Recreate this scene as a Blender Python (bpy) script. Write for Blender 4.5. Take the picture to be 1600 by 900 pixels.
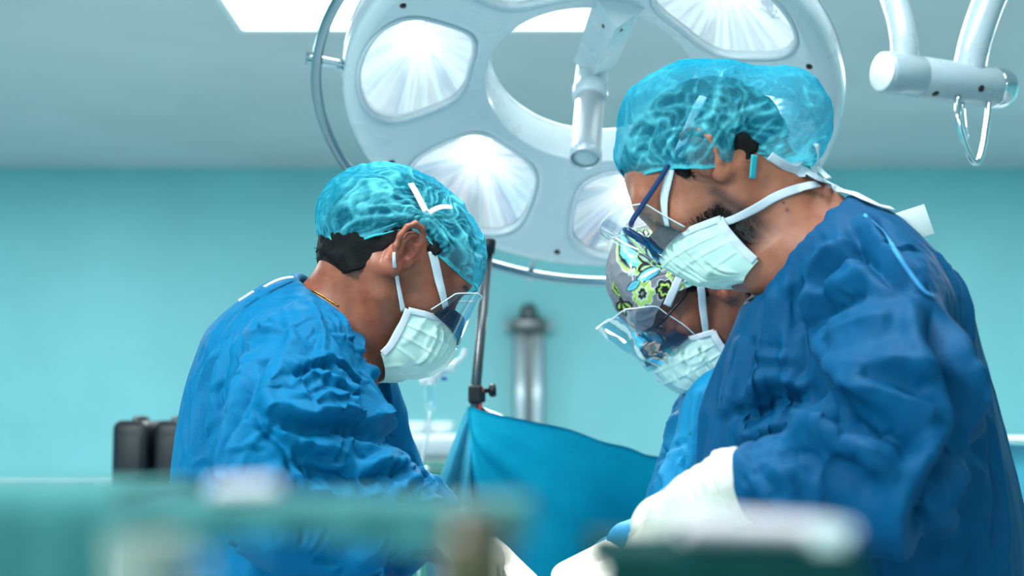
import bpy, bmesh, math, random
import numpy as np
from mathutils import Vector, Matrix, Euler

random.seed(7)
for _o in list(bpy.data.objects):
    bpy.data.objects.remove(_o)
scene = bpy.context.scene
COL = scene.collection

# ------------------------------------------------------------------ camera
FPX = 2222.22                       # 50 mm on a 36 mm sensor, 1600 px wide
PITCH = math.atan2(220.0, FPX)      # horizon at y = 670
CAM = np.array([0.0, 0.0, 1.2])
cam_d = bpy.data.cameras.new('camera')
cam_d.lens = 50.0
cam_d.sensor_width = 36.0
cam_d.clip_start = 0.05
cam_d.dof.use_dof = True
cam_d.dof.focus_distance = 2.0
cam_d.dof.aperture_fstop = 2.9
cam = bpy.data.objects.new('camera', cam_d)
COL.objects.link(cam)
cam.location = CAM
cam.rotation_euler = (math.pi / 2 + PITCH, 0, 0)
scene.camera = cam

# ------------------------------------------------------------------ world, exposure
world = bpy.data.worlds.new('world')
scene.world = world
world.use_nodes = True
world.node_tree.nodes['Background'].inputs[0].default_value = (0.30, 0.55, 0.62, 1)
world.node_tree.nodes['Background'].inputs[1].default_value = 0.12
vs = scene.view_settings
vs.view_transform = 'Standard'
vs.look = 'None'
vs.gamma = 1.0
vs.use_curve_mapping = False
vs.exposure = 0.72
scene.cycles.max_bounces = 10
scene.cycles.diffuse_bounces = 4
scene.cycles.glossy_bounces = 4
scene.cycles.transparent_max_bounces = 12
scene.cycles.sample_clamp_indirect = 6.0

# ------------------------------------------------------------------ large lights: two ceiling panels in view, the others added unseen
CEIL = 2.68
def panel_light(name, x, y, sx, sy, power, color=(0.93, 1.0, 1.0)):
    l = bpy.data.lights.new(name, 'AREA')
    l.shape = 'RECTANGLE'
    l.size, l.size_y = sx, sy
    l.energy = power
    l.color = color
    o = bpy.data.objects.new(name, l)
    COL.objects.link(o)
    o.location = (x, y, CEIL - 0.03)
    return o
# x, y, width, depth, watts: each sits just under a luminous ceiling panel built further down
PANELS = [
    (-0.69, 4.83, 0.60, 0.60, 14),
    (0.10, 4.83, 0.60, 0.60, 14),
    (-3.0, 5.6, 1.2, 0.6, 40),  # from here on: unseen panels added to light the wall and figures
    (2.95, 5.6, 1.2, 0.6, 36),
    (0.1, 3.75, 1.2, 0.6, 36),
    (-1.5, 0.5, 0.6, 0.6, 62),
    (0.2, 1.75, 1.2, 0.6, 16),
    (1.0, -1.4, 1.2, 0.6, 14),
    (-1.3, -1.4, 1.2, 0.6, 40),
]
for _i, _p in enumerate(PANELS):
    panel_light('ceiling_panel_lamp', *_p)

# ------------------------------------------------------------------ helpers
def P(px, py, y):
    """world point seen at pixel (px, py) of the 1600x900 frame at world depth y"""
    cx, cy = (px - 800) / FPX, (450 - py) / FPX
    d = np.array([cx, math.cos(PITCH) - cy * math.sin(PITCH), math.sin(PITCH) + cy * math.cos(PITCH)])
    return CAM + d * (y / d[1])

def ray(px, py):
    d = P(px, py, 1.0) - CAM
    return d / np.linalg.norm(d)

def tag(o, label=None, cat=None, group=None, kind=None):
    if label: o['label'] = label
    if cat: o['category'] = cat
    if group: o['group'] = group
    if kind: o['kind'] = kind
    return o

def empty(name, loc, label, cat, group=None):
    o = bpy.data.objects.new(name, None)
    COL.objects.link(o)
    o.empty_display_size = 0.05
    o.location = Vector([float(a) for a in loc])
    return tag(o, label, cat, group)

def wloc(o):
    v = np.zeros(3)
    while o is not None:
        v = v + np.array(o.location)
        o = o.parent
    return v

def mesh_obj(name, V, F, mat=None, parent=None, smooth=True, attrs=None, uv=None, label=None):
    """V in world coordinates; the object is placed at its own centre (parents only translate)"""
    V = np.asarray(V, dtype=np.float64).reshape(-1, 3)
    c = V.mean(0) if parent is None else wloc(parent)
    me = bpy.data.meshes.new(name)
    L = V - c
    if isinstance(F, np.ndarray):
        nf, k = F.shape
        me.vertices.add(len(L)); me.vertices.foreach_set('co', L.astype(np.float32).ravel())
        me.loops.add(nf * k); me.loops.foreach_set('vertex_index', F.astype(np.int32).ravel())
        me.polygons.add(nf)
        me.polygons.foreach_set('loop_start', np.arange(0, nf * k, k, dtype=np.int32))
        me.update(calc_edges=True)
    else:
        me.from_pydata([tuple(v) for v in L], [], [tuple(int(i) for i in f) for f in F])
    me.validate()
    if smooth:
        me.polygons.foreach_set('use_smooth', np.ones(len(me.polygons), dtype=bool))
    if attrs:
        for an, av in attrs.items():
            av = np.asarray(av)
            if av.ndim == 1:
                a = me.attributes.new(an, 'FLOAT', 'POINT'); a.data.foreach_set('value', av.astype(np.float32))
            else:
                a = me.attributes.new(an, 'FLOAT_COLOR', 'POINT')
                a.data.foreach_set('color', np.concatenate([av, np.ones((len(av), 1))], 1).astype(np.float32).ravel())
    o = bpy.data.objects.new(name, me)
    COL.objects.link(o)
    if parent is None:
        o.location = Vector(c)
    else:
        o.parent = parent
    if mat: me.materials.append(mat)
    if label: o['label'] = label
    return o

def merge(parts):
    """join (V, F) pairs; F lists of index tuples or quads arrays"""
    Vs, Fs, n = [], [], 0
    for V, F in parts:
        V = np.asarray(V, dtype=float).reshape(-1, 3)
        Vs.append(V)
        Fs += [tuple(int(i) + n for i in f) for f in F]
        n += len(V)
    return np.concatenate(Vs), Fs

def bm_out(bm):
    V = np.array([v.co[:] for v in bm.verts]); bm.verts.index_update()
    F = [tuple(v.index for v in f.verts) for f in bm.faces]
    bm.free()
    return V, F

def frame_from(axis, hint=(0, 0, 1)):
    a = np.asarray(axis, float); a = a / np.linalg.norm(a)
    h = np.asarray(hint, float)
    if abs(a @ h) > 0.95 * np.linalg.norm(h): h = np.array([1.0, 0, 0]) if abs(a[0]) < .9 else np.array([0, 1.0, 0])
    x = np.cross(h, a); x /= np.linalg.norm(x)
    y = np.cross(a, x)
    return np.stack([x, y, a], 1)      # columns

def box(c, s, bev=0.0, R=None, seg=2):
    bm = bmesh.new()
    bmesh.ops.create_cube(bm, size=1.0)
    for v in bm.verts: v.co = Vector((v.co.x * s[0], v.co.y * s[1], v.co.z * s[2]))
    if bev > 0:
        bmesh.ops.bevel(bm, geom=list(bm.edges), offset=bev, segments=seg, affect='EDGES', profile=0.5)
    V, F = bm_out(bm)
    if R is not None: V = V @ np.asarray(R).T
    return V + np.asarray(c), F

def lathe(profile, c, axis=(0, 0, 1), n=32, hint=(0, 0, 1)):
    """profile: (radius, height) pairs along axis from c"""
    R = frame_from(axis, hint)
    pr = np.array(profile, float)
    a = np.arange(n) * 2 * np.pi / n
    V = np.stack([pr[:, None, 0] * np.cos(a), pr[:, None, 0] * np.sin(a), np.repeat(pr[:, 1:2], n, 1)], -1).reshape(-1, 3)
    F = []
    for i in range(len(pr) - 1):
        for j in range(n):
            k = (j + 1) % n
            F.append((i * n + j, i * n + k, (i + 1) * n + k, (i + 1) * n + j))
    if pr[0, 0] > 1e-6: F.append(tuple(range(n - 1, -1, -1)))
    if pr[-1, 0] > 1e-6: F.append(tuple((len(pr) - 1) * n + j for j in range(n)))
    return V @ R.T + np.asarray(c), F

def spline(pts, n=8, closed=False):
    """Catmull-Rom through pts (any dimension)"""
    p = np.asarray(pts, float)
    if closed: q = np.concatenate([p[-1:], p, p[:2]])
    else: q = np.concatenate([2 * p[:1] - p[1:2], p, 2 * p[-1:] - p[-2:-1]])
    t = np.linspace(0, 1, n, endpoint=False)[:, None]
    out = []
    for i in range(1, len(q) - 2):
        a, b, c, d = q[i - 1], q[i], q[i + 1], q[i + 2]
        out.append(.5 * (2 * b + (c - a) * t + (2 * a - 5 * b + 4 * c - d) * t ** 2 + (3 * b - a - 3 * c + d) * t ** 3))
    out = np.concatenate(out)
    if not closed: out = np.concatenate([out, p[-1:]])
    return out

def transport(pts, closed=False, normal0=None):
    p = np.asarray(pts, float)
    if closed: T = np.roll(p, -1, 0) - np.roll(p, 1, 0)
    else: T = np.gradient(p, axis=0)
    T /= np.linalg.norm(T, axis=1)[:, None] + 1e-12
    N = np.zeros_like(p)
    n = np.array(normal0 if normal0 is not None else (0.13, 0.21, 0.97), float)
    for i in range(len(p)):
        n = n - (n @ T[i]) * T[i]
        if np.linalg.norm(n) < 1e-6: n = np.cross(T[i], (0.3, 0.8, 0.5))
        n /= np.linalg.norm(n); N[i] = n
    return T, N, np.cross(T, N)

def tube(pts, r, n=12, closed=False, caps=True):
    p = np.asarray(pts, float)
    r = np.broadcast_to(np.asarray(r, float), (len(p),))
    T, N, B = transport(p, closed)
    a = np.arange(n) * 2 * np.pi / n
    V = (p[:, None] + r[:, None, None] * (np.cos(a)[None, :, None] * N[:, None] + np.sin(a)[None, :, None] * B[:, None])).reshape(-1, 3)
    F = []
    m = len(p)
    for i in range(m if closed else m - 1):
        for j in range(n):
            k = (j + 1) % n; i2 = (i + 1) % m
            F.append((i * n + j, i * n + k, i2 * n + k, i2 * n + j))
    if caps and not closed:
        F.append(tuple(range(n - 1, -1, -1))); F.append(tuple((m - 1) * n + j for j in range(n)))
    return V, F

def ribbon(pts, normals, w, t=0.0012, across=5, arch=0.0):
    """flat band along pts, width w, facing normals"""
    p = np.asarray(pts, float); m = len(p)
    T = np.gradient(p, axis=0); T /= np.linalg.norm(T, axis=1)[:, None] + 1e-12
    N = np.broadcast_to(np.asarray(normals, float), p.shape)
    N = N - (N * T).sum(1)[:, None] * T; N = N / (np.linalg.norm(N, axis=1)[:, None] + 1e-12)
    B = np.cross(T, N)
    w = np.broadcast_to(np.asarray(w, float), (m,))
    s = np.linspace(-.5, .5, across)
    top = p[:, None] + s[None, :, None] * w[:, None, None] * B[:, None] + (t * .5 + arch * (1 - 4 * s ** 2))[None, :, None] * N[:, None]
    bot = top - t * N[:, None]
    V = np.concatenate([top.reshape(-1, 3), bot.reshape(-1, 3)]); o = m * across
    F = []
    for i in range(m - 1):
        for j in range(across - 1):
            a = i * across + j
            F.append((a, a + across, a + across + 1, a + 1))
            F.append((o + a, o + a + 1, o + a + across + 1, o + a + across))
        a = i * across; F.append((a, o + a, o + a + across, a + across))
        a = i * across + across - 1; F.append((a, a + across, o + a + across, o + a))
    for a in range(across - 1):
        F.append((a, a + 1, o + a + 1, o + a)); b = (m - 1) * across + a; F.append((b, o + b, o + b + 1, b + 1))
    return V, F

def grid_faces(nu, nv, closed_u=False):
    i, j = np.meshgrid(np.arange(nu if closed_u else nu - 1), np.arange(nv - 1), indexing='ij')
    i2 = (i + 1) % nu
    return np.stack([i * nv + j, i2 * nv + j, i2 * nv + j + 1, i * nv + j + 1], -1).reshape(-1, 4)

def rotm(ax, deg):
    return np.array(Matrix.Rotation(math.radians(deg), 3, ax))

# ---- numpy gradient noise
_rng = np.random.default_rng(3)
_perm = _rng.permutation(256).astype(np.int64)
_perm = np.concatenate([_perm, _perm, _perm])
_grad = _rng.normal(size=(256, 3)); _grad /= np.linalg.norm(_grad, axis=1)[:, None]
def noise3(p):
    p = np.asarray(p, float); i = np.floor(p).astype(np.int64); f = p - i; i = i & 255
    u = f * f * f * (f * (f * 6 - 15) + 10)
    r = np.zeros(len(p))
    for dx in (0, 1):
        for dy in (0, 1):
            for dz in (0, 1):
                h = _perm[_perm[_perm[(i[:, 0] + dx) & 255] + ((i[:, 1] + dy) & 255)] + ((i[:, 2] + dz) & 255)]
                g = _grad[h]
                d = g[:, 0] * (f[:, 0] - dx) + g[:, 1] * (f[:, 1] - dy) + g[:, 2] * (f[:, 2] - dz)
                wx = u[:, 0] if dx else 1 - u[:, 0]; wy = u[:, 1] if dy else 1 - u[:, 1]; wz = u[:, 2] if dz else 1 - u[:, 2]
                r += wx * wy * wz * d
    return r * 1.5

# ---- signed distance shapes and a surface-nets mesher
def smin(a, b, k):
    h = np.clip(.5 + .5 * (b - a) / k, 0, 1)
    return b + (a - b) * h - k * h * (1 - h)
def smax(a, b, k): return -smin(-a, -b, k)
def s_caps(a, b, ra, rb=None):
    a = np.asarray(a, float); b = np.asarray(b, float); rb = ra if rb is None else rb
    ba = b - a; L2 = ba @ ba
    def f(p):
        q = p - a; t = np.clip(q @ ba / L2, 0, 1)
        return np.linalg.norm(q - t[:, None] * ba, axis=1) - (ra + (rb - ra) * t)
    return f
def s_flat(a, b, ra, rb, u, s):
    """capsule squashed: thinner by s (<1) along u"""
    u = np.asarray(u, float); u = u / np.linalg.norm(u)
    M = np.eye(3) + (1 / s - 1) * np.outer(u, u)
    g = s_caps(M @ np.asarray(a, float), M @ np.asarray(b, float), ra, rb)
    return lambda p: g(p @ M.T) * (0.5 + 0.5 * s)
def s_ell(c, r, R=None):
    c = np.asarray(c, float); r = np.asarray(r, float)
    def f(p):
        q = p - c
        if R is not None: q = q @ R
        k0 = np.linalg.norm(q / r, axis=1); k1 = np.linalg.norm(q / (r * r), axis=1) + 1e-9
        return k0 * (k0 - 1) / k1
    return f
def s_union(fs, k):
    def f(p):
        d = fs[0](p)
        for g in fs[1:]: d = smin(d, g(p), k)
        return d
    return f
def s_cut(f, g, k=0.004): return lambda p: smax(f(p), -g(p), k)

def sdf_mesh(f, lo, hi, h, smooth=2, project=2):
    lo = np.asarray(lo, float); hi = np.asarray(hi, float)
    B = 4
    nb = np.ceil((hi - lo) / (h * B)).astype(int) + 1
    n = nb * B
    cc = np.stack(np.meshgrid(*[np.arange(nb[k]) for k in range(3)], indexing='ij'), -1).reshape(-1, 3)
    ctr = lo + (cc * B + (B - 1) / 2) * h
    d = f(ctr)
    Vv = np.repeat(np.repeat(np.repeat(d.reshape(nb), B, 0), B, 1), B, 2).astype(np.float32)
    act = np.abs(d) < h * B * 1.5
    off = np.stack(np.meshgrid(*[np.arange(B)] * 3, indexing='ij'), -1).reshape(-1, 3)
    idx = (cc[act][:, None] * B + off[None]).reshape(-1, 3)
    for s in range(0, len(idx), 400000):
        q = idx[s:s + 400000]
        Vv[q[:, 0], q[:, 1], q[:, 2]] = f(lo + q * h)
    S = Vv < 0
    cnt = np.zeros(n - 1, np.int8)
    offs = [(a, b, c) for a in (0, 1) for b in (0, 1) for c in (0, 1)]
    for a, b, c in offs:
        cnt += S[a:n[0] - 1 + a, b:n[1] - 1 + b, c:n[2] - 1 + c]
    cells = np.argwhere((cnt > 0) & (cnt < 8))
    acc = np.zeros((len(cells), 3)); num = np.zeros(len(cells))
    for a in offs:
        for ax in range(3):
            if a[ax]: continue
            b = list(a); b[ax] = 1
            ia = cells + np.array(a); ib = cells + np.array(b)
            va = Vv[ia[:, 0], ia[:, 1], ia[:, 2]]; vb = Vv[ib[:, 0], ib[:, 1], ib[:, 2]]
            m = (va < 0) != (vb < 0)
            t = np.where(m, va / np.where(m, va - vb, 1), 0)
            pos = ia.astype(float); pos[:, ax] += t
            acc[m] += pos[m]; num[m] += 1
    verts = lo + acc / num[:, None] * h
    ids = np.full(n - 1, -1, np.int32); ids[cells[:, 0], cells[:, 1], cells[:, 2]] = np.arange(len(cells))
    faces = []
    for ax in range(3):
        u, v = (ax + 1) % 3, (ax + 2) % 3
        sl0 = [slice(1, n[k] - 1) for k in range(3)]; sl1 = list(sl0)
        sl0[ax] = slice(0, n[ax] - 1); sl1[ax] = slice(1, n[ax])
        A = S[tuple(sl0)]; Bq = S[tuple(sl1)]
        e = np.argwhere(A != Bq)
        if not len(e): continue
        base = e.copy(); base[:, u] += 1; base[:, v] += 1
        ins = A[e[:, 0], e[:, 1], e[:, 2]]
        def cid(du, dv):
            q = base.copy(); q[:, u] -= du; q[:, v] -= dv
            return ids[q[:, 0], q[:, 1], q[:, 2]]
        qd = np.stack([cid(1, 1), cid(0, 1), cid(0, 0), cid(1, 0)], 1)
        qd[~ins] = qd[~ins][:, ::-1]
        faces.append(qd)
    F = np.concatenate(faces); F = F[(F >= 0).all(1)]
    for _ in range(smooth):
        verts = lap(verts, F, .5)
        for _ in range(project):
            dd, g = sdf_grad(f, verts, h * .5)
            verts = verts - np.clip(dd, -h, h)[:, None] * g
    return verts, F

def sdf_grad(f, p, e):
    g = np.stack([f(p + np.eye(3)[k] * e) - f(p - np.eye(3)[k] * e) for k in range(3)], 1)
    g /= np.linalg.norm(g, axis=1)[:, None] + 1e-9
    return f(p), g

def lap(V, F, w, it=1):
    for _ in range(it):
        acc = np.zeros_like(V); cnt = np.zeros(len(V))
        for k in range(4):
            a, b = F[:, k], F[:, (k + 1) % 4]
            for c in range(V.shape[1]): acc[:, c] += np.bincount(a, V[b, c], len(V)) + np.bincount(b, V[a, c], len(V))
            cnt += np.bincount(a, minlength=len(V)) + np.bincount(b, minlength=len(V))
        V = V + w * (acc / np.maximum(cnt, 1)[:, None] - V)
    return V

def vnormals(V, F):
    n = np.cross(V[F[:, 2]] - V[F[:, 0]], V[F[:, 3]] - V[F[:, 1]])
    N = np.zeros_like(V)
    for k in range(4):
        for c in range(3): N[:, c] += np.bincount(F[:, k], n[:, c], len(V))
    return N / (np.linalg.norm(N, axis=1)[:, None] + 1e-12)

def main_island(V, F):
    """keep only the largest connected piece"""
    lab = np.arange(len(V))
    for _ in range(400):
        m = lab[F].min(1); new = lab.copy()
        for k in range(4): np.minimum.at(new, F[:, k], m)
        new = new[new]
        if (new == lab).all(): break
        lab = new
    c = np.bincount(lab[F[:, 0]], minlength=len(V)); keep = lab[F[:, 0]] == c.argmax()
    F = F[keep]; used = np.unique(F); mp = np.full(len(V), -1); mp[used] = np.arange(len(used))
    return V[used], mp[F]

def march(f, o, d, t0=0.0, t1=6.0, n=90):
    """first hit of the ray on the surface f = 0"""
    o = np.asarray(o, float); t = t0
    for _ in range(n):
        q = float(f((o + d * t)[None])[0])
        if abs(q) < 4e-4: break
        t += q * .8
        if t > t1: return None
    return o + d * t

def seg_dist(V, pts):
    """distance from each V to polyline pts and the parameter 0..1 along it"""
    best = np.full(len(V), 9.0); par = np.zeros(len(V)); m = len(pts) - 1
    lo = pts.min(0) - .12; hi = pts.max(0) + .12
    I = np.where(((V > lo) & (V < hi)).all(1))[0]
    W = V[I]; bb = best[I]; pp = par[I]
    for i in range(m):
        a, b = pts[i], pts[i + 1]; ba = b - a
        t = np.clip((W - a) @ ba / (ba @ ba + 1e-12), 0, 1)
        d = np.linalg.norm(W - a - t[:, None] * ba, axis=1)
        k = d < bb; bb[k] = d[k]; pp[k] = (i + t[k]) / m
    best[I] = bb; par[I] = pp
    return best, par

# ------------------------------------------------------------------ materials
def lin(r, g, b):
    f = lambda c: (c / 255 / 12.92) if c / 255 <= .04045 else ((c / 255 + .055) / 1.055) ** 2.4
    return (f(r), f(g), f(b), 1.0)

class NT:
    def __init__(s, name):
        s.m = bpy.data.materials.new(name); s.m.use_nodes = True
        s.t = s.m.node_tree; s.n = s.t.nodes
        s.bsdf = s.n['Principled BSDF']; s.out = s.n['Material Output']
    def add(s, typ, **kw):
        nd = s.n.new(typ)
        for k, v in kw.items(): setattr(nd, k, v)
        return nd
    def link(s, a, b): s.t.links.new(a, b)
    def math(s, op, a, b=None, c=None):
        nd = s.add('ShaderNodeMath', operation=op)
        for i, x in enumerate((a, b, c)):
            if x is None: continue
            if isinstance(x, (int, float)): nd.inputs[i].default_value = x
            else: s.link(x, nd.inputs[i])
        return nd.outputs[0]
    def mix(s, fac, a, b, blend='MIX'):
        nd = s.add('ShaderNodeMix', data_type='RGBA', blend_type=blend)
        for i, x in ((0, fac), (6, a), (7, b)):
            if isinstance(x, (int, float, tuple)): nd.inputs[i].default_value = x
            else: s.link(x, nd.inputs[i])
        return nd.outputs[2]
    def coord(s, scale=(1, 1, 1), kind='Object'):
        tc = s.add('ShaderNodeTexCoord'); mp = s.add('ShaderNodeMapping')
        mp.inputs['Scale'].default_value = scale
        s.link(tc.outputs[kind], mp.inputs['Vector'])
        return mp.outputs[0]
    def noise(s, scale, detail=4, rough=.55, vec=None, dist=0.0, out='Fac'):
        nd = s.add('ShaderNodeTexNoise')
        nd.inputs['Scale'].default_value = scale; nd.inputs['Detail'].default_value = detail
        nd.inputs['Roughness'].default_value = rough; nd.inputs['Distortion'].default_value = dist
        if vec is not None: s.link(vec, nd.inputs['Vector'])
        return nd.outputs[out]
    def ramp(s, fac, stops):
        nd = s.add('ShaderNodeValToRGB'); e = nd.color_ramp.elements
        while len(e) < len(stops): e.new(.5)
        for k, (p, c) in enumerate(stops):
            e[k].position = p; e[k].color = c if isinstance(c, tuple) else (c, c, c, 1)
        s.link(fac, nd.inputs[0])
        return nd.outputs[0]
    def attr(s, name, out='Fac'):
        nd = s.add('ShaderNodeAttribute', attribute_name=name)
        return nd.outputs[out]
    def bump(s, height, strength=.3, dist=.002):
        nd = s.add('ShaderNodeBump'); nd.inputs['Strength'].default_value = strength
        nd.inputs['Distance'].default_value = dist
        s.link(height, nd.inputs['Height']); s.link(nd.outputs[0], s.bsdf.inputs['Normal'])
        return nd.outputs[0]
    def set(s, **kw):
        names = {'color': 'Base Color', 'rough': 'Roughness', 'metal': 'Metallic', 'spec': 'Specular IOR Level', 'coat': 'Coat Weight',
                 'coat_rough': 'Coat Roughness', 'trans': 'Transmission Weight', 'ior': 'IOR', 'alpha': 'Alpha', 'sheen': 'Sheen Weight',
                 'sss': 'Subsurface Weight', 'emis': 'Emission Color', 'estr': 'Emission Strength'}
        for k, v in kw.items():
            i = s.bsdf.inputs[names[k]]
            if isinstance(v, (int, float, tuple)): i.default_value = v
            else: s.link(v, i)
        return s

def plain(name, color, rough=.5, metal=0.0, var=0.06, scale=9.0, bump=0.0, bscale=160.0, **kw):
    """a procedural surface: base colour with slight tonal variation and fine relief"""
    t = NT(name)
    v = t.coord()
    nz = t.noise(scale, 4, .6, v)
    c1 = tuple(max(0, c * (1 - var)) for c in color[:3]) + (1,); c2 = tuple(min(1, c * (1 + var)) for c in color[:3]) + (1,)
    t.set(color=t.ramp(nz, [(.3, c1), (.7, c2)]), metal=metal, **kw)
    r = t.noise(scale * 3, 3, .5, v)
    mr = t.add('ShaderNodeMapRange'); t.link(r, mr.inputs[0]); mr.inputs[3].default_value = max(0.02, rough - .05); mr.inputs[4].default_value = min(1, rough + .05)
    t.link(mr.outputs[0], t.bsdf.inputs['Roughness'])
    if bump: t.bump(t.noise(bscale, 4, .6, v), bump, .001)
    return t.m

# ================================================================== materials
M = {}
M['white_plastic'] = plain('white_plastic', lin(196, 208, 214), .28, var=.006, scale=3, coat=.4, coat_rough=.15)
M['grey_white'] = plain('grey_white_paint', lin(158, 174, 182), .28, var=.01, coat=.3)
M['grey_plastic'] = plain('grey_plastic', lin(150, 165, 172), .35, var=.03)
M['steel'] = plain('brushed_steel', lin(190, 200, 205), .22, 1.0, var=.05, scale=30)
M['chrome'] = plain('polished_chrome', lin(215, 225, 230), .08, 1.0, var=.02)
M['satin'] = plain('satin_aluminium', lin(205, 214, 220), .34, .45, var=.02)
M['black_rubber'] = plain('black_rubber', lin(14, 18, 26), .5, var=.1, bump=.1)
M['black_plastic'] = plain('black_plastic', lin(10, 14, 24), .45, var=.12, bump=.05)
M['screw'] = plain('dark_screw', lin(20, 24, 30), .4, .3)
M['white_paint'] = plain('white_paint', lin(222, 230, 232), .35, var=.02)
M['green_panel'] = plain('green_panel', lin(20, 118, 104), .4, var=.05)
M['clear_plastic'] = None
M['blue_cap'] = plain('blue_cap', lin(30, 60, 170), .4)
M['red_plastic'] = plain('red_plastic', lin(190, 70, 60), .4)

def wall_mat(name, col, rough=.55):
    t = NT(name); v = t.coord()
    a = t.noise(1.3, 3, .5, v)
    c1 = tuple(c * .95 for c in col[:3]) + (1,); c2 = tuple(min(1, c * 1.05) for c in col[:3]) + (1,)
    t.set(color=t.ramp(a, [(.35, c1), (.65, c2)]), rough=rough)
    t.bump(t.noise(220, 3, .6, v), .08, .001)
    return t.m
M['teal_wall'] = wall_mat('teal_wall_paint', lin(128, 196, 202), .5)
M['ceiling'] = wall_mat('ceiling_paint', lin(190, 196, 200), .8)
M['floor'] = wall_mat('floor_vinyl', lin(176, 190, 193), .3)

def emitter(name, col, s):
    t = NT(name); t.set(color=(.8, .8, .8, 1), emis=col, estr=s)
    n = t.noise(2.0, 2, .5, t.coord())
    mr = t.add('ShaderNodeMapRange'); t.link(n, mr.inputs[0]); mr.inputs[3].default_value = s * .95; mr.inputs[4].default_value = s * 1.05
    t.link(mr.outputs[0], t.bsdf.inputs['Emission Strength'])
    return t.m
M['panel_glow'] = emitter('panel_diffuser', (0.95, 1.0, 1.0, 1), 2.2)

M['rail_steel'] = plain('blue_grey_rail_steel', lin(128, 150, 160), .18, 1.0, var=.03)
M['pole_metal'] = plain('dull_pole_metal', lin(104, 108, 110), .34, 1.0, var=.05)
def clear_mat(name, rough=.03, tint=(0.93, .98, 1.0, 1), gloss=.10, relief=.12):
    """thin clear sheet: mostly see-through, mirror-like at grazing angles"""
    t = NT(name)
    tr = t.add('ShaderNodeBsdfTransparent'); tr.inputs[0].default_value = tint
    gl = t.add('ShaderNodeBsdfGlossy'); gl.inputs['Roughness'].default_value = rough; gl.inputs[0].default_value = (1, 1, 1, 1)
    lw = t.add('ShaderNodeLayerWeight'); lw.inputs[0].default_value = .35
    f = t.math('MULTIPLY_ADD', lw.outputs['Fresnel'], .32, gloss)
    n = t.noise(25, 3, .5, t.coord())
    b = t.add('ShaderNodeBump'); b.inputs['Strength'].default_value = relief; b.inputs['Distance'].default_value = .004
    t.link(n, b.inputs['Height']); t.link(b.outputs[0], gl.inputs['Normal'])
    mx = t.add('ShaderNodeMixShader'); t.link(f, mx.inputs[0]); t.link(tr.outputs[0], mx.inputs[1]); t.link(gl.outputs[0], mx.inputs[2])
    t.link(mx.outputs[0], t.out.inputs[0])
    return t.m
M['clear_plastic'] = clear_mat('clear_plastic')

# ================================================================== room
X0, X1, Y0, Y1 = -4.2, 3.8, -2.6, 8.0
def struct(name, c, s, mat, bev=0.0):
    V, F = box(c, s, bev)
    return tag(mesh_obj(name, V, F, mat, smooth=False), kind='structure')
struct('floor', ((X0 + X1) / 2, (Y0 + Y1) / 2, -.05), (X1 - X0, Y1 - Y0, .1), M['floor'])
struct('ceiling', ((X0 + X1) / 2, (Y0 + Y1) / 2, CEIL + .05), (X1 - X0, Y1 - Y0, .1), M['ceiling'])
struct('wall_back', ((X0 + X1) / 2, Y1 + .05, CEIL / 2), (X1 - X0 + .2, .1, CEIL), M['teal_wall'])
struct('wall_front', ((X0 + X1) / 2, Y0 - .05, CEIL / 2), (X1 - X0 + .2, .1, CEIL), M['teal_wall'])
struct('wall_left', (X0 - .05, (Y0 + Y1) / 2, CEIL / 2), (.1, Y1 - Y0, CEIL), M['teal_wall'])
struct('wall_right', (X1 + .05, (Y0 + Y1) / 2, CEIL / 2), (.1, Y1 - Y0, CEIL), M['teal_wall'])
struct('baseboard_back', ((X0 + X1) / 2, Y1 - .012, .06), (X1 - X0, .024, .12), M['white_paint'], .004)
struct('baseboard_left', (X0 + .012, (Y0 + Y1) / 2, .06), (.024, Y1 - Y0, .12), M['white_paint'], .004)
struct('baseboard_right', (X1 - .012, (Y0 + Y1) / 2, .06), (.024, Y1 - Y0, .12), M['white_paint'], .004)

# luminous ceiling panels: frame and diffuser
_pl = ['square luminous ceiling panel left of the big surgical lamp', 'square luminous ceiling panel seen through the ring of the surgical lamp',
       'unseen long ceiling panel added to light the far wall from the left', 'unseen long ceiling panel added to light the far wall from the right', 'unseen long ceiling panel added beyond the operating table to light the far wall',
       'unseen ceiling panel added as key light on the left surgeon', 'unseen long ceiling panel added as top light over the operating table', 'unseen long ceiling panel added as front light on the right',
       'unseen long ceiling panel added as front light on the left']
for (x, y, sx, sy, pw), lb in zip(PANELS, _pl):
    r = empty('ceiling_light', (x, y, CEIL), lb, 'ceiling light', 'luminous ceiling panels')
    fr = [box((x, y + s * (sy / 2 + .012), CEIL - .008), (sx + .048, .024, .016), .003) for s in (-1, 1)] + \
         [box((x + s * (sx / 2 + .012), y, CEIL - .008), (.024, sy, .016), .003) for s in (-1, 1)]
    mesh_obj('frame', *merge(fr), M['white_paint'], r, smooth=False)
    mesh_obj('diffuser', *box((x, y, CEIL - .006), (sx, sy, .010)), M['panel_glow'], r, smooth=False)

# ================================================================== main surgical lamp
LC = np.array([0.13712, 2.50679, 1.75582])
LN = np.array([-0.09040537, -0.5134208, -0.85336156])
LX = np.array([0.98484859, -0.17341644, 0.0])
LY = np.array([0.14798692, 0.84043193, -0.52131953])
def lp(r, a, h):
    """lamp-local polar (radius, degrees, height along the beam) to world"""
    a = np.radians(np.asarray(a, float) + 5.17); r = np.asarray(r, float); h = np.asarray(h, float)
    return LC + (r * np.cos(a))[..., None] * LX + (r * np.sin(a))[..., None] * LY + h[..., None] * LN
def face_h(r): return (np.asarray(r) - .40) * .068 / .2

lamp = empty('surgical_lamp', LC - LN * .15, 'large round white surgical lamp with a ring of bright pods and an open centre', 'lamp')

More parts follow.
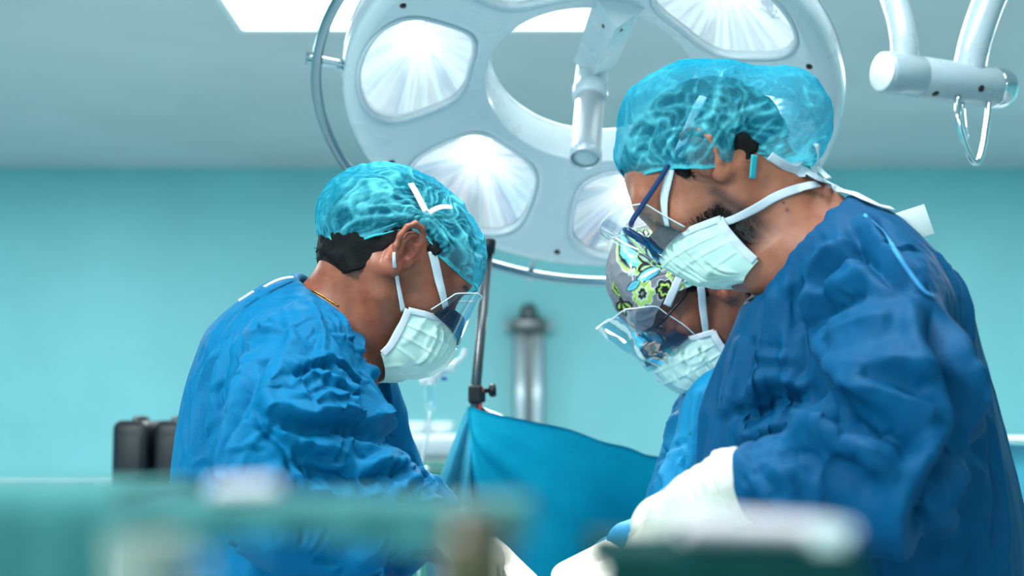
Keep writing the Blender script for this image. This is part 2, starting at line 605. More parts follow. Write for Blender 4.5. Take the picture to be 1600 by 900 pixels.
def pod_outline(m, grow=0.0):
    half = [(.418, 0), (.413, 9), (.398, 16.5), (.362, 21.6), (.30, 22.2), (.255, 20.3), (.233, 15), (.223, 8), (.221, 0)]
    pts = half + [(r, -a) for r, a in half[-2:0:-1]]
    xy = np.array([(r * math.cos(math.radians(a)), r * math.sin(math.radians(a))) for r, a in pts])
    s = spline(xy, 10, True)
    c = np.array([.318, 0.0])
    d = s - c; s = c + d * (1 + grow / np.linalg.norm(d, axis=1))[:, None]
    L = np.r_[0, np.cumsum(np.linalg.norm(np.roll(s, -1, 0) - s, axis=1))]
    s2 = np.concatenate([s, s[:1]]); t = np.linspace(0, L[-1], m, endpoint=False)
    return np.stack([np.interp(t, L, s2[:, k]) for k in (0, 1)], 1)
def xy2w(xy, a0, h):
    r = np.hypot(xy[..., 0], xy[..., 1]); a = np.degrees(np.arctan2(xy[..., 1], xy[..., 0])) + a0
    return lp(r, a, face_h(r) + h)

NM = 96
pod0 = pod_outline(NM)
parts = []
# white front face: six sectors each opened for its pod
cen = np.array([.318, 0.0])
ang = np.arctan2(pod0[:, 1] - cen[1], pod0[:, 0] - cen[0])
RIN, ROUT, HALF = .196, .432, math.radians(30)
outer = []
for a in ang:
    d = np.array([math.cos(a), math.sin(a)]); lo_, hi_ = 0.0, .5
    for _ in range(40):
        t = (lo_ + hi_) / 2; q = cen + d * t; rr = math.hypot(*q); aa = abs(math.atan2(q[1], q[0]))
        if rr > ROUT or rr < RIN or aa > HALF: hi_ = t
        else: lo_ = t
    outer.append(cen + d * lo_)
outer = np.array(outer)
# snap nearest outline samples to the four sector corners
for rr in (RIN, ROUT):
    for sg in (-1, 1):
        cpt = np.array([rr * math.cos(HALF), sg * rr * math.sin(HALF)])
        outer[np.linalg.norm(outer - cpt, axis=1).argmin()] = cpt
for k in range(6):
    a0 = 15 + 60 * k
    rings = []
    K = 7
    for i in range(K):
        t = i / (K - 1)
        q = pod0 * (1 - t) + outer * t
        lip = -.004 * math.exp(-(t / .10) ** 2)
        rr = np.hypot(q[:, 0], q[:, 1])
        drop = -.010 * np.clip((rr - .405) / .027, 0, 1) ** 2
        rings.append(xy2w(q, a0, lip + drop))
    well = xy2w(pod_outline(NM, -.0015), a0, -.022)
    V = np.concatenate([well] + rings)
    F = []
    for i in range(K):
        for j in range(NM):
            F.append((i * NM + j, i * NM + (j + 1) % NM, (i + 1) * NM + (j + 1) % NM, (i + 1) * NM + j))
    parts.append((V, F))
mesh_obj('front_face', *merge(parts), M['white_plastic'], lamp)
# rounded outer shell and back, a lathe around the beam axis
prof = [(.196, face_h(.196)), (.1935, -.074), (.193, -.10), (.194, -.140), (.198, -.150), (.21, -.158), (.25, -.166), (.31, -.162), (.37, -.146), (.41, -.122),
        (.436, -.092), (.4485, -.060), (.4505, -.035), (.448, -.018), (.442, -.006), (.432, face_h(.432) - .010)]
def ring_lathe(prof, n=128, a0=0, a1=360):
    pr = np.array(prof); a = np.linspace(a0, a1, n, endpoint=(a1 - a0 < 360))
    V = lp(np.repeat(pr[:, 0:1], n, 1), np.repeat(a[None], len(pr), 0), np.repeat(pr[:, 1:2], n, 1)).reshape(-1, 3)
    cl = a1 - a0 >= 360
    F = []
    for i in range(len(pr) - 1):
        for j in range(n if cl else n - 1):
            k = (j + 1) % n
            F.append((i * n + j, i * n + k, (i + 1) * n + k, (i + 1) * n + j))
    return V, F
mesh_obj('outer_shell', *ring_lathe([(r_, h_) for r_, h_ in spline(prof, 3)]), M['white_plastic'], lamp)
# white tubular rim behind the opening
aa = np.arange(0, 360, 4)
mesh_obj('inner_rim', *tube(lp(np.full(90, .199), aa, np.full(90, -.150)), .006, 10, True), M['white_plastic'], lamp)
mesh_obj('seam_trim', *tube(lp(np.full(90, .4505), aa, np.full(90, -.048)), .0016, 6, True), M['grey_plastic'], lamp)

# pods: bezel, reflector with a bulb, clear cover
tr = NT('lamp_reflector')
tcr = tr.attr('ang'); rad = tr.attr('rad')
wn = tr.add('ShaderNodeTexNoise', noise_dimensions='2D'); wn.inputs['Scale'].default_value = 1.0; wn.inputs['Detail'].default_value = 5
cx = tr.add('ShaderNodeCombineXYZ'); tr.link(tr.math('MULTIPLY', tcr, 5.0), cx.inputs[0]); tr.link(tr.math('MULTIPLY', rad, 1.6), cx.inputs[1])
tr.link(cx.outputs[0], wn.inputs['Vector'])
w2 = tr.add('ShaderNodeTexNoise', noise_dimensions='2D'); w2.inputs['Scale'].default_value = 1.0; w2.inputs['Detail'].default_value = 2
c2 = tr.add('ShaderNodeCombineXYZ'); tr.link(tr.math('MULTIPLY', tcr, 2.2), c2.inputs[0]); tr.link(tr.math('MULTIPLY', rad, .8), c2.inputs[1])
tr.link(c2.outputs[0], w2.inputs['Vector'])
glint_streak = tr.math('ADD', tr.math('MULTIPLY', wn.outputs[0], .55), tr.math('MULTIPLY', w2.outputs[0], .65))  # radial glints of the metal, painted into the emission colour
fac = tr.math('SUBTRACT', glint_streak, tr.math('MULTIPLY', rad, .12))
REFL_E = tr
colr = tr.ramp(fac, [(.38, lin(176, 194, 208)), (.48, lin(222, 232, 238)), (.60, lin(246, 252, 255))])
core = tr.math('POWER', tr.math('SUBTRACT', 1.0, tr.math('MINIMUM', rad, 1.0)), 2.5)
est = tr.math('MULTIPLY_ADD', core, .9, .27)
tr.set(color=(.55, .6, .63, 1), metal=1.0, rough=.22, emis=colr, estr=est)
M['reflector'] = tr.m
M['bulb'] = emitter('lamp_bulb', (1, 1, 1, 1), 9.0)
M['lamp_glass'] = clear_mat('lamp_cover_glass', .02, (.97, .99, 1, 1), .03)

for k in range(6):
    a0 = 15 + 60 * k
    pod = mesh_obj('lamp_pod', *merge([(lambda q: tube(q, .0042, 8, True))(xy2w(pod_outline(NM, -.002), a0, -.003))]), M['white_plastic'], lamp)
    K = 14
    Vr, AN, RD = [], [], []
    c_xy = np.array([.322, 0.0])
    for i in range(K + 1):
        t = i / K
        q = c_xy + (pod_outline(NM, -.004) - c_xy) * t
        depth = -.018 - .052 * (1 - t ** 1.6)
        fl = 0.0012 * np.cos(np.arange(NM) * 2 * np.pi / NM * 24) * t
        Vr.append(xy2w(q, a0, depth + fl))
        dd = q - c_xy if i else pod_outline(NM, -.004) - c_xy
        AN.append(np.arctan2(dd[:, 1], dd[:, 0]) + k * 1.7); RD.append(np.full(NM, t))
    Vr = np.concatenate(Vr); Fr = []
    for i in range(K):
        for j in range(NM):
            Fr.append((i * NM + j, i * NM + (j + 1) % NM, (i + 1) * NM + (j + 1) % NM, (i + 1) * NM + j))
    mesh_obj('reflector', Vr, Fr, M['reflector'], pod, attrs={'ang': np.concatenate(AN), 'rad': np.concatenate(RD)})
    bc = xy2w(np.array([.322, 0.0]), a0, -.052)
    mesh_obj('bulb', *lathe([(0.001, -.012), (.008, -.010), (.011, -.003), (.010, .006), (.006, .013), (0.001, .016)], bc, LN, 14), M['bulb'], pod)
    gv = [xy2w(c_xy[None] + 0 * pod0[:1], a0, -.004)] + [xy2w(c_xy + (pod_outline(NM, -.003) - c_xy) * t, a0, -.006 + .006 * (1 - t * t)) for t in (.25, .5, .75, 1)]
    Vg = np.concatenate(gv); Fg = [(0, 1 + j, 1 + (j + 1) % NM) for j in range(NM)]
    for i in range(3):
        for j in range(NM):
            Fg.append((1 + i * NM + j, 1 + (i + 1) * NM + j, 1 + (i + 1) * NM + (j + 1) % NM, 1 + i * NM + (j + 1) % NM))
    mesh_obj('cover_glass', Vg, Fg, M['lamp_glass'], pod)
    l = bpy.data.lights.new('pod_beam', 'SPOT'); l.energy = 17; l.spot_size = math.radians(42); l.spot_blend = .7; l.shadow_soft_size = .06
    l.color = (1.0, .98, .95)
    lo = bpy.data.objects.new('pod_beam', l); COL.objects.link(lo); lo.parent = lamp
    bp = xy2w(np.array([.322, 0.0]), a0, .012)
    lo.location = Vector(bp - wloc(lamp))
    aim = LC + LN * 1.02 - bp
    lo.rotation_euler = Vector(aim).to_track_quat('-Z', 'Y').to_euler()
for k in range(6):
    a = 40 + 60 * k
    for r_, da in ((.40, 0),):
        mesh_obj('screw', *lathe([(.006, -.006), (.0062, .001), (.004, .002), (.0005, .0018)], lp(r_, a - 0.0, face_h(r_) + .0), LN, 12), M['screw'], lamp)
# outer hand rail on brackets
ra = np.arange(36, 243, 3.0)
rr_ = .492 - .045 * np.clip((42 - ra) / 6, 0, 1) - .045 * np.clip((ra - 234) / 6, 0, 1)
mesh_obj('hand_rail', *tube(lp(rr_, ra, np.full(len(ra), -.004)), .0095, 12), M['rail_steel'], lamp)
for a in (193.5, 60):
    b = merge([tube(lp(np.linspace(.438, .512, 5), np.full(5, a + da), np.full(5, -.012)), .0062, 10) for da in (-.75, .75)])
    mesh_obj('rail_bracket', *b, M['steel'], lamp)
for a in (105, 150):
    mesh_obj('rail_clip', *merge([tube(lp(np.linspace(.44, .494, 4), np.full(4, a), np.full(4, -.02)), .006, 10), lathe([(.001, -.012), (.009, -.008), (.012, 0), (.009, .008), (.001, .012)], lp(.502, a, -.008), LN, 14)]), M['white_plastic'], lamp)
# centre handle on its arm
hub = lp(.19, 284, -.085); bend = lp(.015, 270, -.118)
arm = mesh_obj('handle_arm', *tube(spline([lp(.225, 284, -.060), lp(.19, 284, -.078), lp(.12, 284, -.098), lp(.05, 284, -.108), bend], 5), np.linspace(.045, .036, 21), 4), M['white_plastic'], lamp, smooth=False)
mesh_obj('cover_cap', *tube(spline([lp(.10, 279.5, -.085), lp(.06, 276, -.100), lp(.028, 262, -.098), lp(.02, 250, -.07)], 5), .011, 10), M['white_plastic'], arm)
for (da, dr) in ((-4.6, .168), (4.6, .168)):
    mesh_obj('screw', *lathe([(.005, -.004), (.005, .0015), (.001, .002)], lp(dr, 284 + da, -.0585 + .0), LN, 12), M['screw'], arm)
c0 = lp(.0, 0, -.125)
mesh_obj('collar', *lathe([(.001, -.03), (.026, -.03), (.029, -.01), (.030, .035), (.0305, .05), (.0325, .055), (.0325, .075), (.030, .082), (.001, .082)], c0, LN, 40), M['white_plastic'], lamp)
hd = mesh_obj('handle', *lathe([(.001, .07), (.0265, .072), (.0265, .205), (.0285, .208), (.0295, .216), (.029, .226), (.0255, .229), (.024, .224), (.0235, .10)], c0, LN, 40), M['satin'], lamp)
mesh_obj('handle_lens', *lathe([(.0235, .215), (.022, .222), (.012, .2255), (.0005, .2265)], c0, LN, 40), M['white_plastic'], hd)
# suspension above the frame
top = lp(.43, 270, -.10); cpt = np.array([.55, 2.15, CEIL])
mesh_obj('suspension_arm', *tube(spline([lp(.40, 270, -.12), top + np.array([.05, -.06, .12]), top + np.array([.2, -.08, .30]), cpt + np.array([0, 0, -.12]), cpt + np.array([0, 0, -.02])], 8), .026, 16), M['white_plastic'], lamp)
mesh_obj('ceiling_mount', *lathe([(.11, 0), (.11, -.03), (.09, -.06), (.05, -.075), (.03, -.14), (.001, -.14)], cpt, (0, 0, 1), 32), M['white_plastic'], lamp)

# ================================================================== second lamp's arm, upper right
yl = empty('lamp_yoke', P(1470, 130, 2.4), 'white tubular yoke of a second hanging lamp with a chrome loop handle, upper right', 'lamp arm')
A = P(1379, 112, 2.35); Bp = P(1551, 137, 2.44)
ax = (Bp - A) / np.linalg.norm(Bp - A); Lb = np.linalg.norm(Bp - A)
mesh_obj('barrel', *lathe([(.001, 0), (.030, 0), (.0345, .003), (.0355, .008), (.0355, .072), (.0345, .0735), (.0355, .075), (.0355, Lb - .004), (.034, Lb), (.001, Lb)], A, ax, 48), M['grey_white'], yl)
mesh_obj('end_cap', *lathe([(.030, -.003), (.0350, .0), (.0358, .008), (.0358, .020), (.033, .028), (.001, .029)], Bp, ax, 40), M['chrome'], yl)
mesh_obj('end_disc', *lathe([(.033, .001), (.0335, -.0015), (.030, -.0035), (.001, -.0038)], A, ax, 40), M['white_paint'], yl)
for px, py in ((1462, 147), (1547, 143)):
    q = P(px, py, 2.37)
    d = ray(px, py); m0 = A + ax * ((q - A) @ ax)
    o_ = q - m0; o_ = o_ / np.linalg.norm(o_)
    mesh_obj('screw', *lathe([(.006, -.004), (.0062, .001), (.001, .0016)], m0 + o_ * .0352, o_, 12), M['screw'], yl)
t1 = spline([P(1414, 112, 2.375), P(1412, 60, 2.38), P(1402, 15, 2.40), P(1380, -40, 2.44), P(1330, -110, 2.50), P(1290, -170, 2.55)], 6)
mesh_obj('yoke_tube', *tube(t1, .0235, 20), M['grey_white'], yl)
t2 = spline([P(1512, 125, 2.42), P(1522, 70, 2.42), P(1546, 0, 2.43), P(1575, -60, 2.45), P(1570, -120, 2.50), P(1520, -170, 2.55), P(1400, -180, 2.56), P(1290, -170, 2.55)], 6)
mesh_obj('yoke_tube', *tube(t2, .0275, 20), M['grey_white'], yl)
hp = P(1290, -170, 2.55)
mesh_obj('suspension_arm', *tube(np.array([hp + [0, 0, -.05], hp + [0, 0, .1], [hp[0], hp[1], CEIL - .02]]), .03, 18), M['grey_white'], yl)
mesh_obj('ceiling_mount', *lathe([(.11, 0), (.11, -.03), (.09, -.06), (.05, -.075), (.001, -.08)], (hp[0], hp[1], CEIL), (0, 0, 1), 32), M['grey_white'], yl)
mesh_obj('loop_handle', *tube(spline([P(1497, 150, 2.385), P(1497, 185, 2.38), P(1506, 222, 2.38), P(1519, 250, 2.385), P(1529, 252, 2.39), P(1537, 225, 2.40), P(1543, 185, 2.41), P(1545, 155, 2.42)], 6), .0052, 12), M['chrome'], yl)
mesh_obj('inner_strut', *tube(spline([P(1503, 160, 2.40), P(1506, 195, 2.40), P(1511, 217, 2.40)], 4), .004, 10), M['chrome'], yl)

# ================================================================== people: shared builders
class Pose:
    """head frame: x to the person's right, y forward, z up"""
    def __init__(s, heading, pitch, roll, ear_px, ear_y, side, scale=1.0):
        h, p = math.radians(heading), math.radians(pitch)
        fwd = np.array([math.cos(h) * math.cos(p), math.sin(h) * math.cos(p), -math.sin(p)])
        right = np.array([math.sin(h), -math.cos(h), 0.0])
        up = np.cross(right, fwd)
        r = math.radians(roll)
        right, up = right * math.cos(r) + up * math.sin(r), up * math.cos(r) - right * math.sin(r)
        s.R = np.stack([right, fwd, up], 1); s.s = scale; s.side = side
        s.c = P(ear_px[0], ear_px[1], ear_y) - s.R @ (np.array([side * .078, -.012, .002]) * scale)
    def w(s, p): return (np.asarray(p, float) * s.s) @ s.R.T + s.c
    def l(s, p): return ((np.asarray(p, float) - s.c) @ s.R) / s.s
    def px(s, px, py, x):
        """head-frame point on the ray of a pixel where the head's x = x"""
        o = s.l(CAM); d = s.l(CAM + ray(px, py)) - o
        return o + d * ((x - o[0]) / d[0])

def ear_parts(side):
    def q(y, z, x):  # ear centre (-.012, .002), leaning back, flaring outwards to the rear
        y, z, x = y * 1.10, z * 1.10, x * 1.1
        yy = -.012 + y - z * .18; zz = .002 + z + y * .1
        return (side * (x + .0765 - y * .62), yy, zz)
    hel = [(.013, -.001, .004), (.0145, .012, .004), (.010, .026, .005), (-.002, .0325, .006), (-.014, .029, .006), (-.021, .018, .005), (-.0225, .004, .004), (-.019, -.009, .003), (-.012, -.020, .003), (-.004, -.028, .003)]
    add = [s_caps(q(*hel[i]), q(*hel[i + 1]), .0042 if i > 1 else .0036, .0042) for i in range(len(hel) - 1)]
    anti = [(-.004, .021, .003), (-.011, .013, .0035), (-.0135, .001, .003), (-.009, -.011, .003)]
    add += [s_caps(q(*anti[i]), q(*anti[i + 1]), .0034, .004) for i in range(3)]
    add.append(s_ell(q(-.003, -.029, .001), (.0065, .0085, .0095)))
    plate = s_ell(q(-.006, .004, -.002), (.0055, .0195, .029))
    add2 = [plate, s_ell(q(.0, -.006, -.004), (.007, .016, .022))]
    trag = s_caps(q(.0125, -.003, .003), q(.010, -.011, .004), .0044, .0052)
    cut = s_ell(q(.001, -.002, .008), (.0095, .0085, .0125))
    cut2 = s_ell(q(.001, .018, .007), (.006, .006, .008))
    def f(p):
        d = np.minimum(add2[0](p), add2[1](p))
        d = smax(d, -cut(p), .003); d = smax(d, -cut2(p), .003)
        for g in add: d = smin(d, g(p), .0035)
        return smin(d, trag(p), .003)
    return f

def head_sdf(pose, neck, chest, jaw=1.0, nose=1.0):
    """head in its own frame, neck and upper chest in world space"""
    e = []
    skull = [s_ell((0, -.018, .030), (.0755, .097, .088)), s_ell((0, .025, .030), (.068, .070, .075)), s_ell((0, -.055, .005), (.066, .062, .070))]
    face = [s_ell((0, .040, -.030), (.060, .058, .080)), s_caps((.046, .008, -.062), (.012, .078, -.105), .023 * jaw, .019 * jaw), s_caps((-.046, .008, -.062), (-.012, .078, -.105), .023 * jaw, .019 * jaw),
            s_ell((0, .082, -.098), (.024, .018, .018)), s_caps((.040, .078, .036), (-.040, .078, .036), .017), s_ell((.043, .062, -.018), (.024, .026, .022)), s_ell((-.043, .062, -.018), (.024, .026, .022))]
    nz = [s_caps((0, .094, .022), (0, .116 * nose, -.024), .0075, .0115), s_ell((.011, .103, -.026), (.0085, .010, .008)), s_ell((-.011, .103, -.026), (.0085, .010, .008))]
    lips = [s_caps((.017, .092, -.060), (-.017, .092, -.060), .0075), s_caps((.014, .091, -.069), (-.014, .091, -.069), .008)]
    sock = [s_ell((sx * .032, .108, .012), (.019, .022, .0125)) for sx in (-1, 1)]
    lids = [s_ell((sx * .032, .0795, .012), (.0150, .0142, .0142)) for sx in (-1, 1)]
    slit = [s_ell((sx * .032, .098, .0105), (.0125, .012, .0052)) for sx in (-1, 1)]
    ears = [ear_parts(1), ear_parts(-1)]
    sc = pose.s
    def head(p):
        q = pose.l(p)
        d = s_union(skull, .03)(q)
        d = smin(d, s_union(face, .02)(q), .022)
        I = np.where((q[:, 1] > .035) & (np.abs(q[:, 0]) < .085) & (q[:, 2] > -.11) & (q[:, 2] < .07))[0]
        if len(I):
            e_, qi = d[I], q[I]
            for g in sock: e_ = smax(e_, -g(qi), .012)
            for g in nz: e_ = smin(e_, g(qi), .010)
            for g in lips: e_ = smin(e_, g(qi), .008)
            for g in lids: e_ = smin(e_, g(qi), .004)
            for g in slit: e_ = smax(e_, -g(qi), .0025)
            d[I] = e_
        for g, sx in zip(ears, (1, -1)):
            I = np.where((np.abs(q[:, 0] * sx - .082) < .034) & (np.abs(q[:, 1] + .014) < .050) & (np.abs(q[:, 2]) < .056))[0]
            if len(I): d[I] = smin(d[I], g(q[I]), .005)
        return d * sc
    base, C7, ch = neck
    n0 = pose.w((0, -.030, -.030)); n1 = np.asarray(base, float)
    thr = pose.w((0, .030, -.085))
    ft = pose.R[:, 1]
    nk = [s_caps(n0, n1, .056 * sc, .064), s_caps(thr, n1 + np.asarray(ch), .036 * sc, .050), s_caps(pose.w((0, -.042, -.045)), C7, .044, .050)]
    for sx in (-1, 1): nk.append(s_caps(pose.w((sx * .060, -.022, -.035)), n1 + np.asarray(ch) * 1.1, .018, .018))
    body = s_union(nk, .03)
    def f(p):
        return smin(smin(head(p), body(p), .022), chest(p), .05)
    f.head = head
    return f

def skin_mat(name, base, dark, rough=.42, stub=(20, 16, 18)):
    t = NT(name); v = t.coord()
    a = t.noise(38, 5, .62, v); b = t.noise(420, 3, .6, v)
    col = t.ramp(a, [(.30, dark), (.70, base)])
    col = t.mix(t.math('MULTIPLY', b, .22), col, tuple(c * .55 for c in base[:3]) + (1,))
    red = t.attr('flush'); col = t.mix(t.math('MULTIPLY', red, .55), col, lin(176, 78, 62))
    # short stubble: individual dark points thickening with the beard attribute
    vo = t.add('ShaderNodeTexVoronoi'); vo.inputs['Scale'].default_value = 1150; t.link(v, vo.inputs['Vector'])
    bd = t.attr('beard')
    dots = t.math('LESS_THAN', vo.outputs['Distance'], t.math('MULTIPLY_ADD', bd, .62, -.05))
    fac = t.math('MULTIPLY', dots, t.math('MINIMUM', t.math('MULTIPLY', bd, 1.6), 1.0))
    col = t.mix(t.math('MULTIPLY', bd, .88), col, lin(30, 23, 24)); col = t.mix(fac, col, lin(*stub))  # beard colour, deepened also to paint the shade under the jaw
    br = t.attr('brow'); col = t.mix(br, col, lin(22, 16, 16))
    ml = t.attr('mole'); col = t.mix(ml, col, lin(70, 30, 26))
    t.set(color=col, rough=rough, sss=.08)
    t.bsdf.inputs['Subsurface Radius'].default_value = (.010, .004, .002)
    hgt = t.math('ADD', t.math('MULTIPLY', b, .6), t.noise(140, 4, .6, v))
    t.bump(hgt, .22, .0012)
    return t.m

def iris_eye(pose, sx, parent, look=(0, 1, -.15)):
    c = pose.w((sx * .032, .0805, .0115)); r = .0118 * pose.s
    d = pose.R @ (np.array(look, float) / np.linalg.norm(look))
    R = frame_from(d)
    prof = [(.0001, -1)] + [(math.sin(a), -math.cos(a)) for a in np.linspace(.2, math.pi - .55, 12)]
    eb = mesh_obj('eyeball', *lathe([(a * r, b * r) for a, b in prof] + [(.35 * r, .937 * r), (.0001, .95 * r)], c, d, 24), M['eye_white'], parent)
    mesh_obj('iris', *lathe([(.47 * r, .86 * r), (.44 * r, .925 * r), (.2 * r, .955 * r), (.0001, .96 * r)], c, d, 20), M['iris'], eb)
    mesh_obj('pupil', *lathe([(.2 * r, .956 * r), (.12 * r, .972 * r), (.0001, .975 * r)], c, d, 16), M['pupil'], eb)

M['eye_white'] = plain('eye_white', lin(225, 220, 215), .15, var=.02)
M['iris'] = plain('eye_iris', lin(58, 34, 22), .1, var=.2, scale=200)
M['pupil'] = plain('eye_pupil', lin(6, 6, 8), .05)
M['hair'] = None
def hair_mat():
    t = NT('dark_hair'); v = t.coord((90, 90, 420))
    n = t.noise(3, 4, .7, v)
    t.set(color=t.ramp(n, [(.35, lin(3, 3, 4)), (.75, lin(22, 18, 18))]), rough=.5, spec=.22)
    t.bump(n, .7, .003)
    return t.m
M['hair'] = hair_mat()

def hair_cap(pose, fsk, parent, nape=-.062, side_z=-.005, seed=1, tufts=500, thick=.006, burn=.010):
    """scalp hair with a ragged lower edge made of strands"""
    sk = [s_ell((0, -.018, .030), (.0755 + thick, .097 + thick, .088 + thick)), s_ell((0, .025, .030), (.068 + thick, .070 + thick * .5, .075 + thick)), s_ell((0, -.055, .005), (.066 + thick, .062 + thick, .070 + thick)), s_ell((0, -.044, -.050), (.054 + thick, .046 + thick, .050))]
    def line(y):   # lowest hair height by y (front .09 ... back -.12)
        return np.interp(y, [-.13, -.09, -.05, -.034, -.030, .002, .006, .020, .026, .050, .075, .10], [nape, nape, nape * 1.02, -.050, .040, .040, burn, burn, .055, .080, .100, .115])
    def f(p):
        q = pose.l(p)
        d = s_union(sk, .03)(q)
        n = noise3(q * np.array([160, 160, 60.])) * .0016 + noise3(q * 45 + seed) * .005 * np.clip((.03 - q[:, 2]) / .03, 0, 1)
        return smax((d + n), (line(q[:, 1]) - q[:, 2]) * .8, .006) * pose.s
    c = pose.c; lo = c - .16; hi = c + .18
    V, F = sdf_mesh(f, lo, hi, .0035, 1, 1)
    parts = [(V, F)]
    rng = np.random.default_rng(seed)
    L = pose.l(V); N = vnormals(V, F)
    edge = np.where((np.abs(L[:, 2] - line(L[:, 1])) < .010) & (np.abs((N @ pose.R)[:, 2]) < .75))[0]
    if len(edge):
        for i in rng.choice(edge, min(tufts, len(edge)), False):
            p0 = V[i] - N[i] * .002
            dwn = -pose.R[:, 2] + rng.normal(0, .35, 3) - pose.R[:, 1] * .5
            dwn = dwn - (dwn @ N[i]) * N[i] * .9; dwn /= np.linalg.norm(dwn)
            ln = rng.uniform(.006, .015)
            pts = np.array([p0, p0 + dwn * ln * .5 + N[i] * .001, p0 + dwn * ln - N[i] * .001])
            parts.append(tube(pts, [.0009, .0007, .00015], 3, caps=False))
    return mesh_obj('hair', *merge(parts), M['hair'], parent)

def nonwoven(name, light, deep, opac=(.34, .95), rough=.7):
    """thin spun fabric: lets the hair below show, whiter where it lies double"""
    t = NT(name); v = t.coord()
    fib = t.noise(300, 5, .75, v); cl = t.noise(45, 4, .6, v)
    dn = t.attr('dens')
    col = t.mix(dn, deep, light)
    df = t.add('ShaderNodeBsdfDiffuse'); t.link(col, df.inputs[0])
    tl = t.add('ShaderNodeBsdfTranslucent'); t.link(col, tl.inputs[0])
    m1 = t.add('ShaderNodeMixShader'); m1.inputs[0].default_value = .38; t.link(df.outputs[0], m1.inputs[1]); t.link(tl.outputs[0], m1.inputs[2])
    tp = t.add('ShaderNodeBsdfTransparent'); tp.inputs[0].default_value = (.72, .95, 1.0, 1)
    lw = t.add('ShaderNodeLayerWeight'); lw.inputs[0].default_value = .5
    o = t.math('MULTIPLY_ADD', dn, opac[1] - opac[0], opac[0])
    o = t.math('ADD', o, t.math('MULTIPLY', t.math('SUBTRACT', fib, .5), .55))
    o = t.math('ADD', o, t.math('MULTIPLY', t.math('SUBTRACT', cl, .5), .25))
    o = t.math('ADD', o, t.math('MULTIPLY', t.math('POWER', lw.outputs['Facing'], 2.2), .45))
    o = t.math('MINIMUM', t.math('MAXIMUM', o, .05), 1.0)
    b = t.add('ShaderNodeBump'); b.inputs['Strength'].default_value = .35; b.inputs['Distance'].default_value = .002
    t.link(t.math('ADD', fib, cl), b.inputs['Height']); t.link(b.outputs[0], df.inputs['Normal'])
    m2 = t.add('ShaderNodeMixShader'); t.link(o, m2.inputs[0]); t.link(tp.outputs[0], m2.inputs[1]); t.link(m1.outputs[0], m2.inputs[2])
    t.link(m2.outputs[0], t.out.inputs[0])
    return t.m

def ridged(p, w=1.0):
    return np.clip(1 - np.abs(noise3(p)) * 2.6 / w, 0, 1)

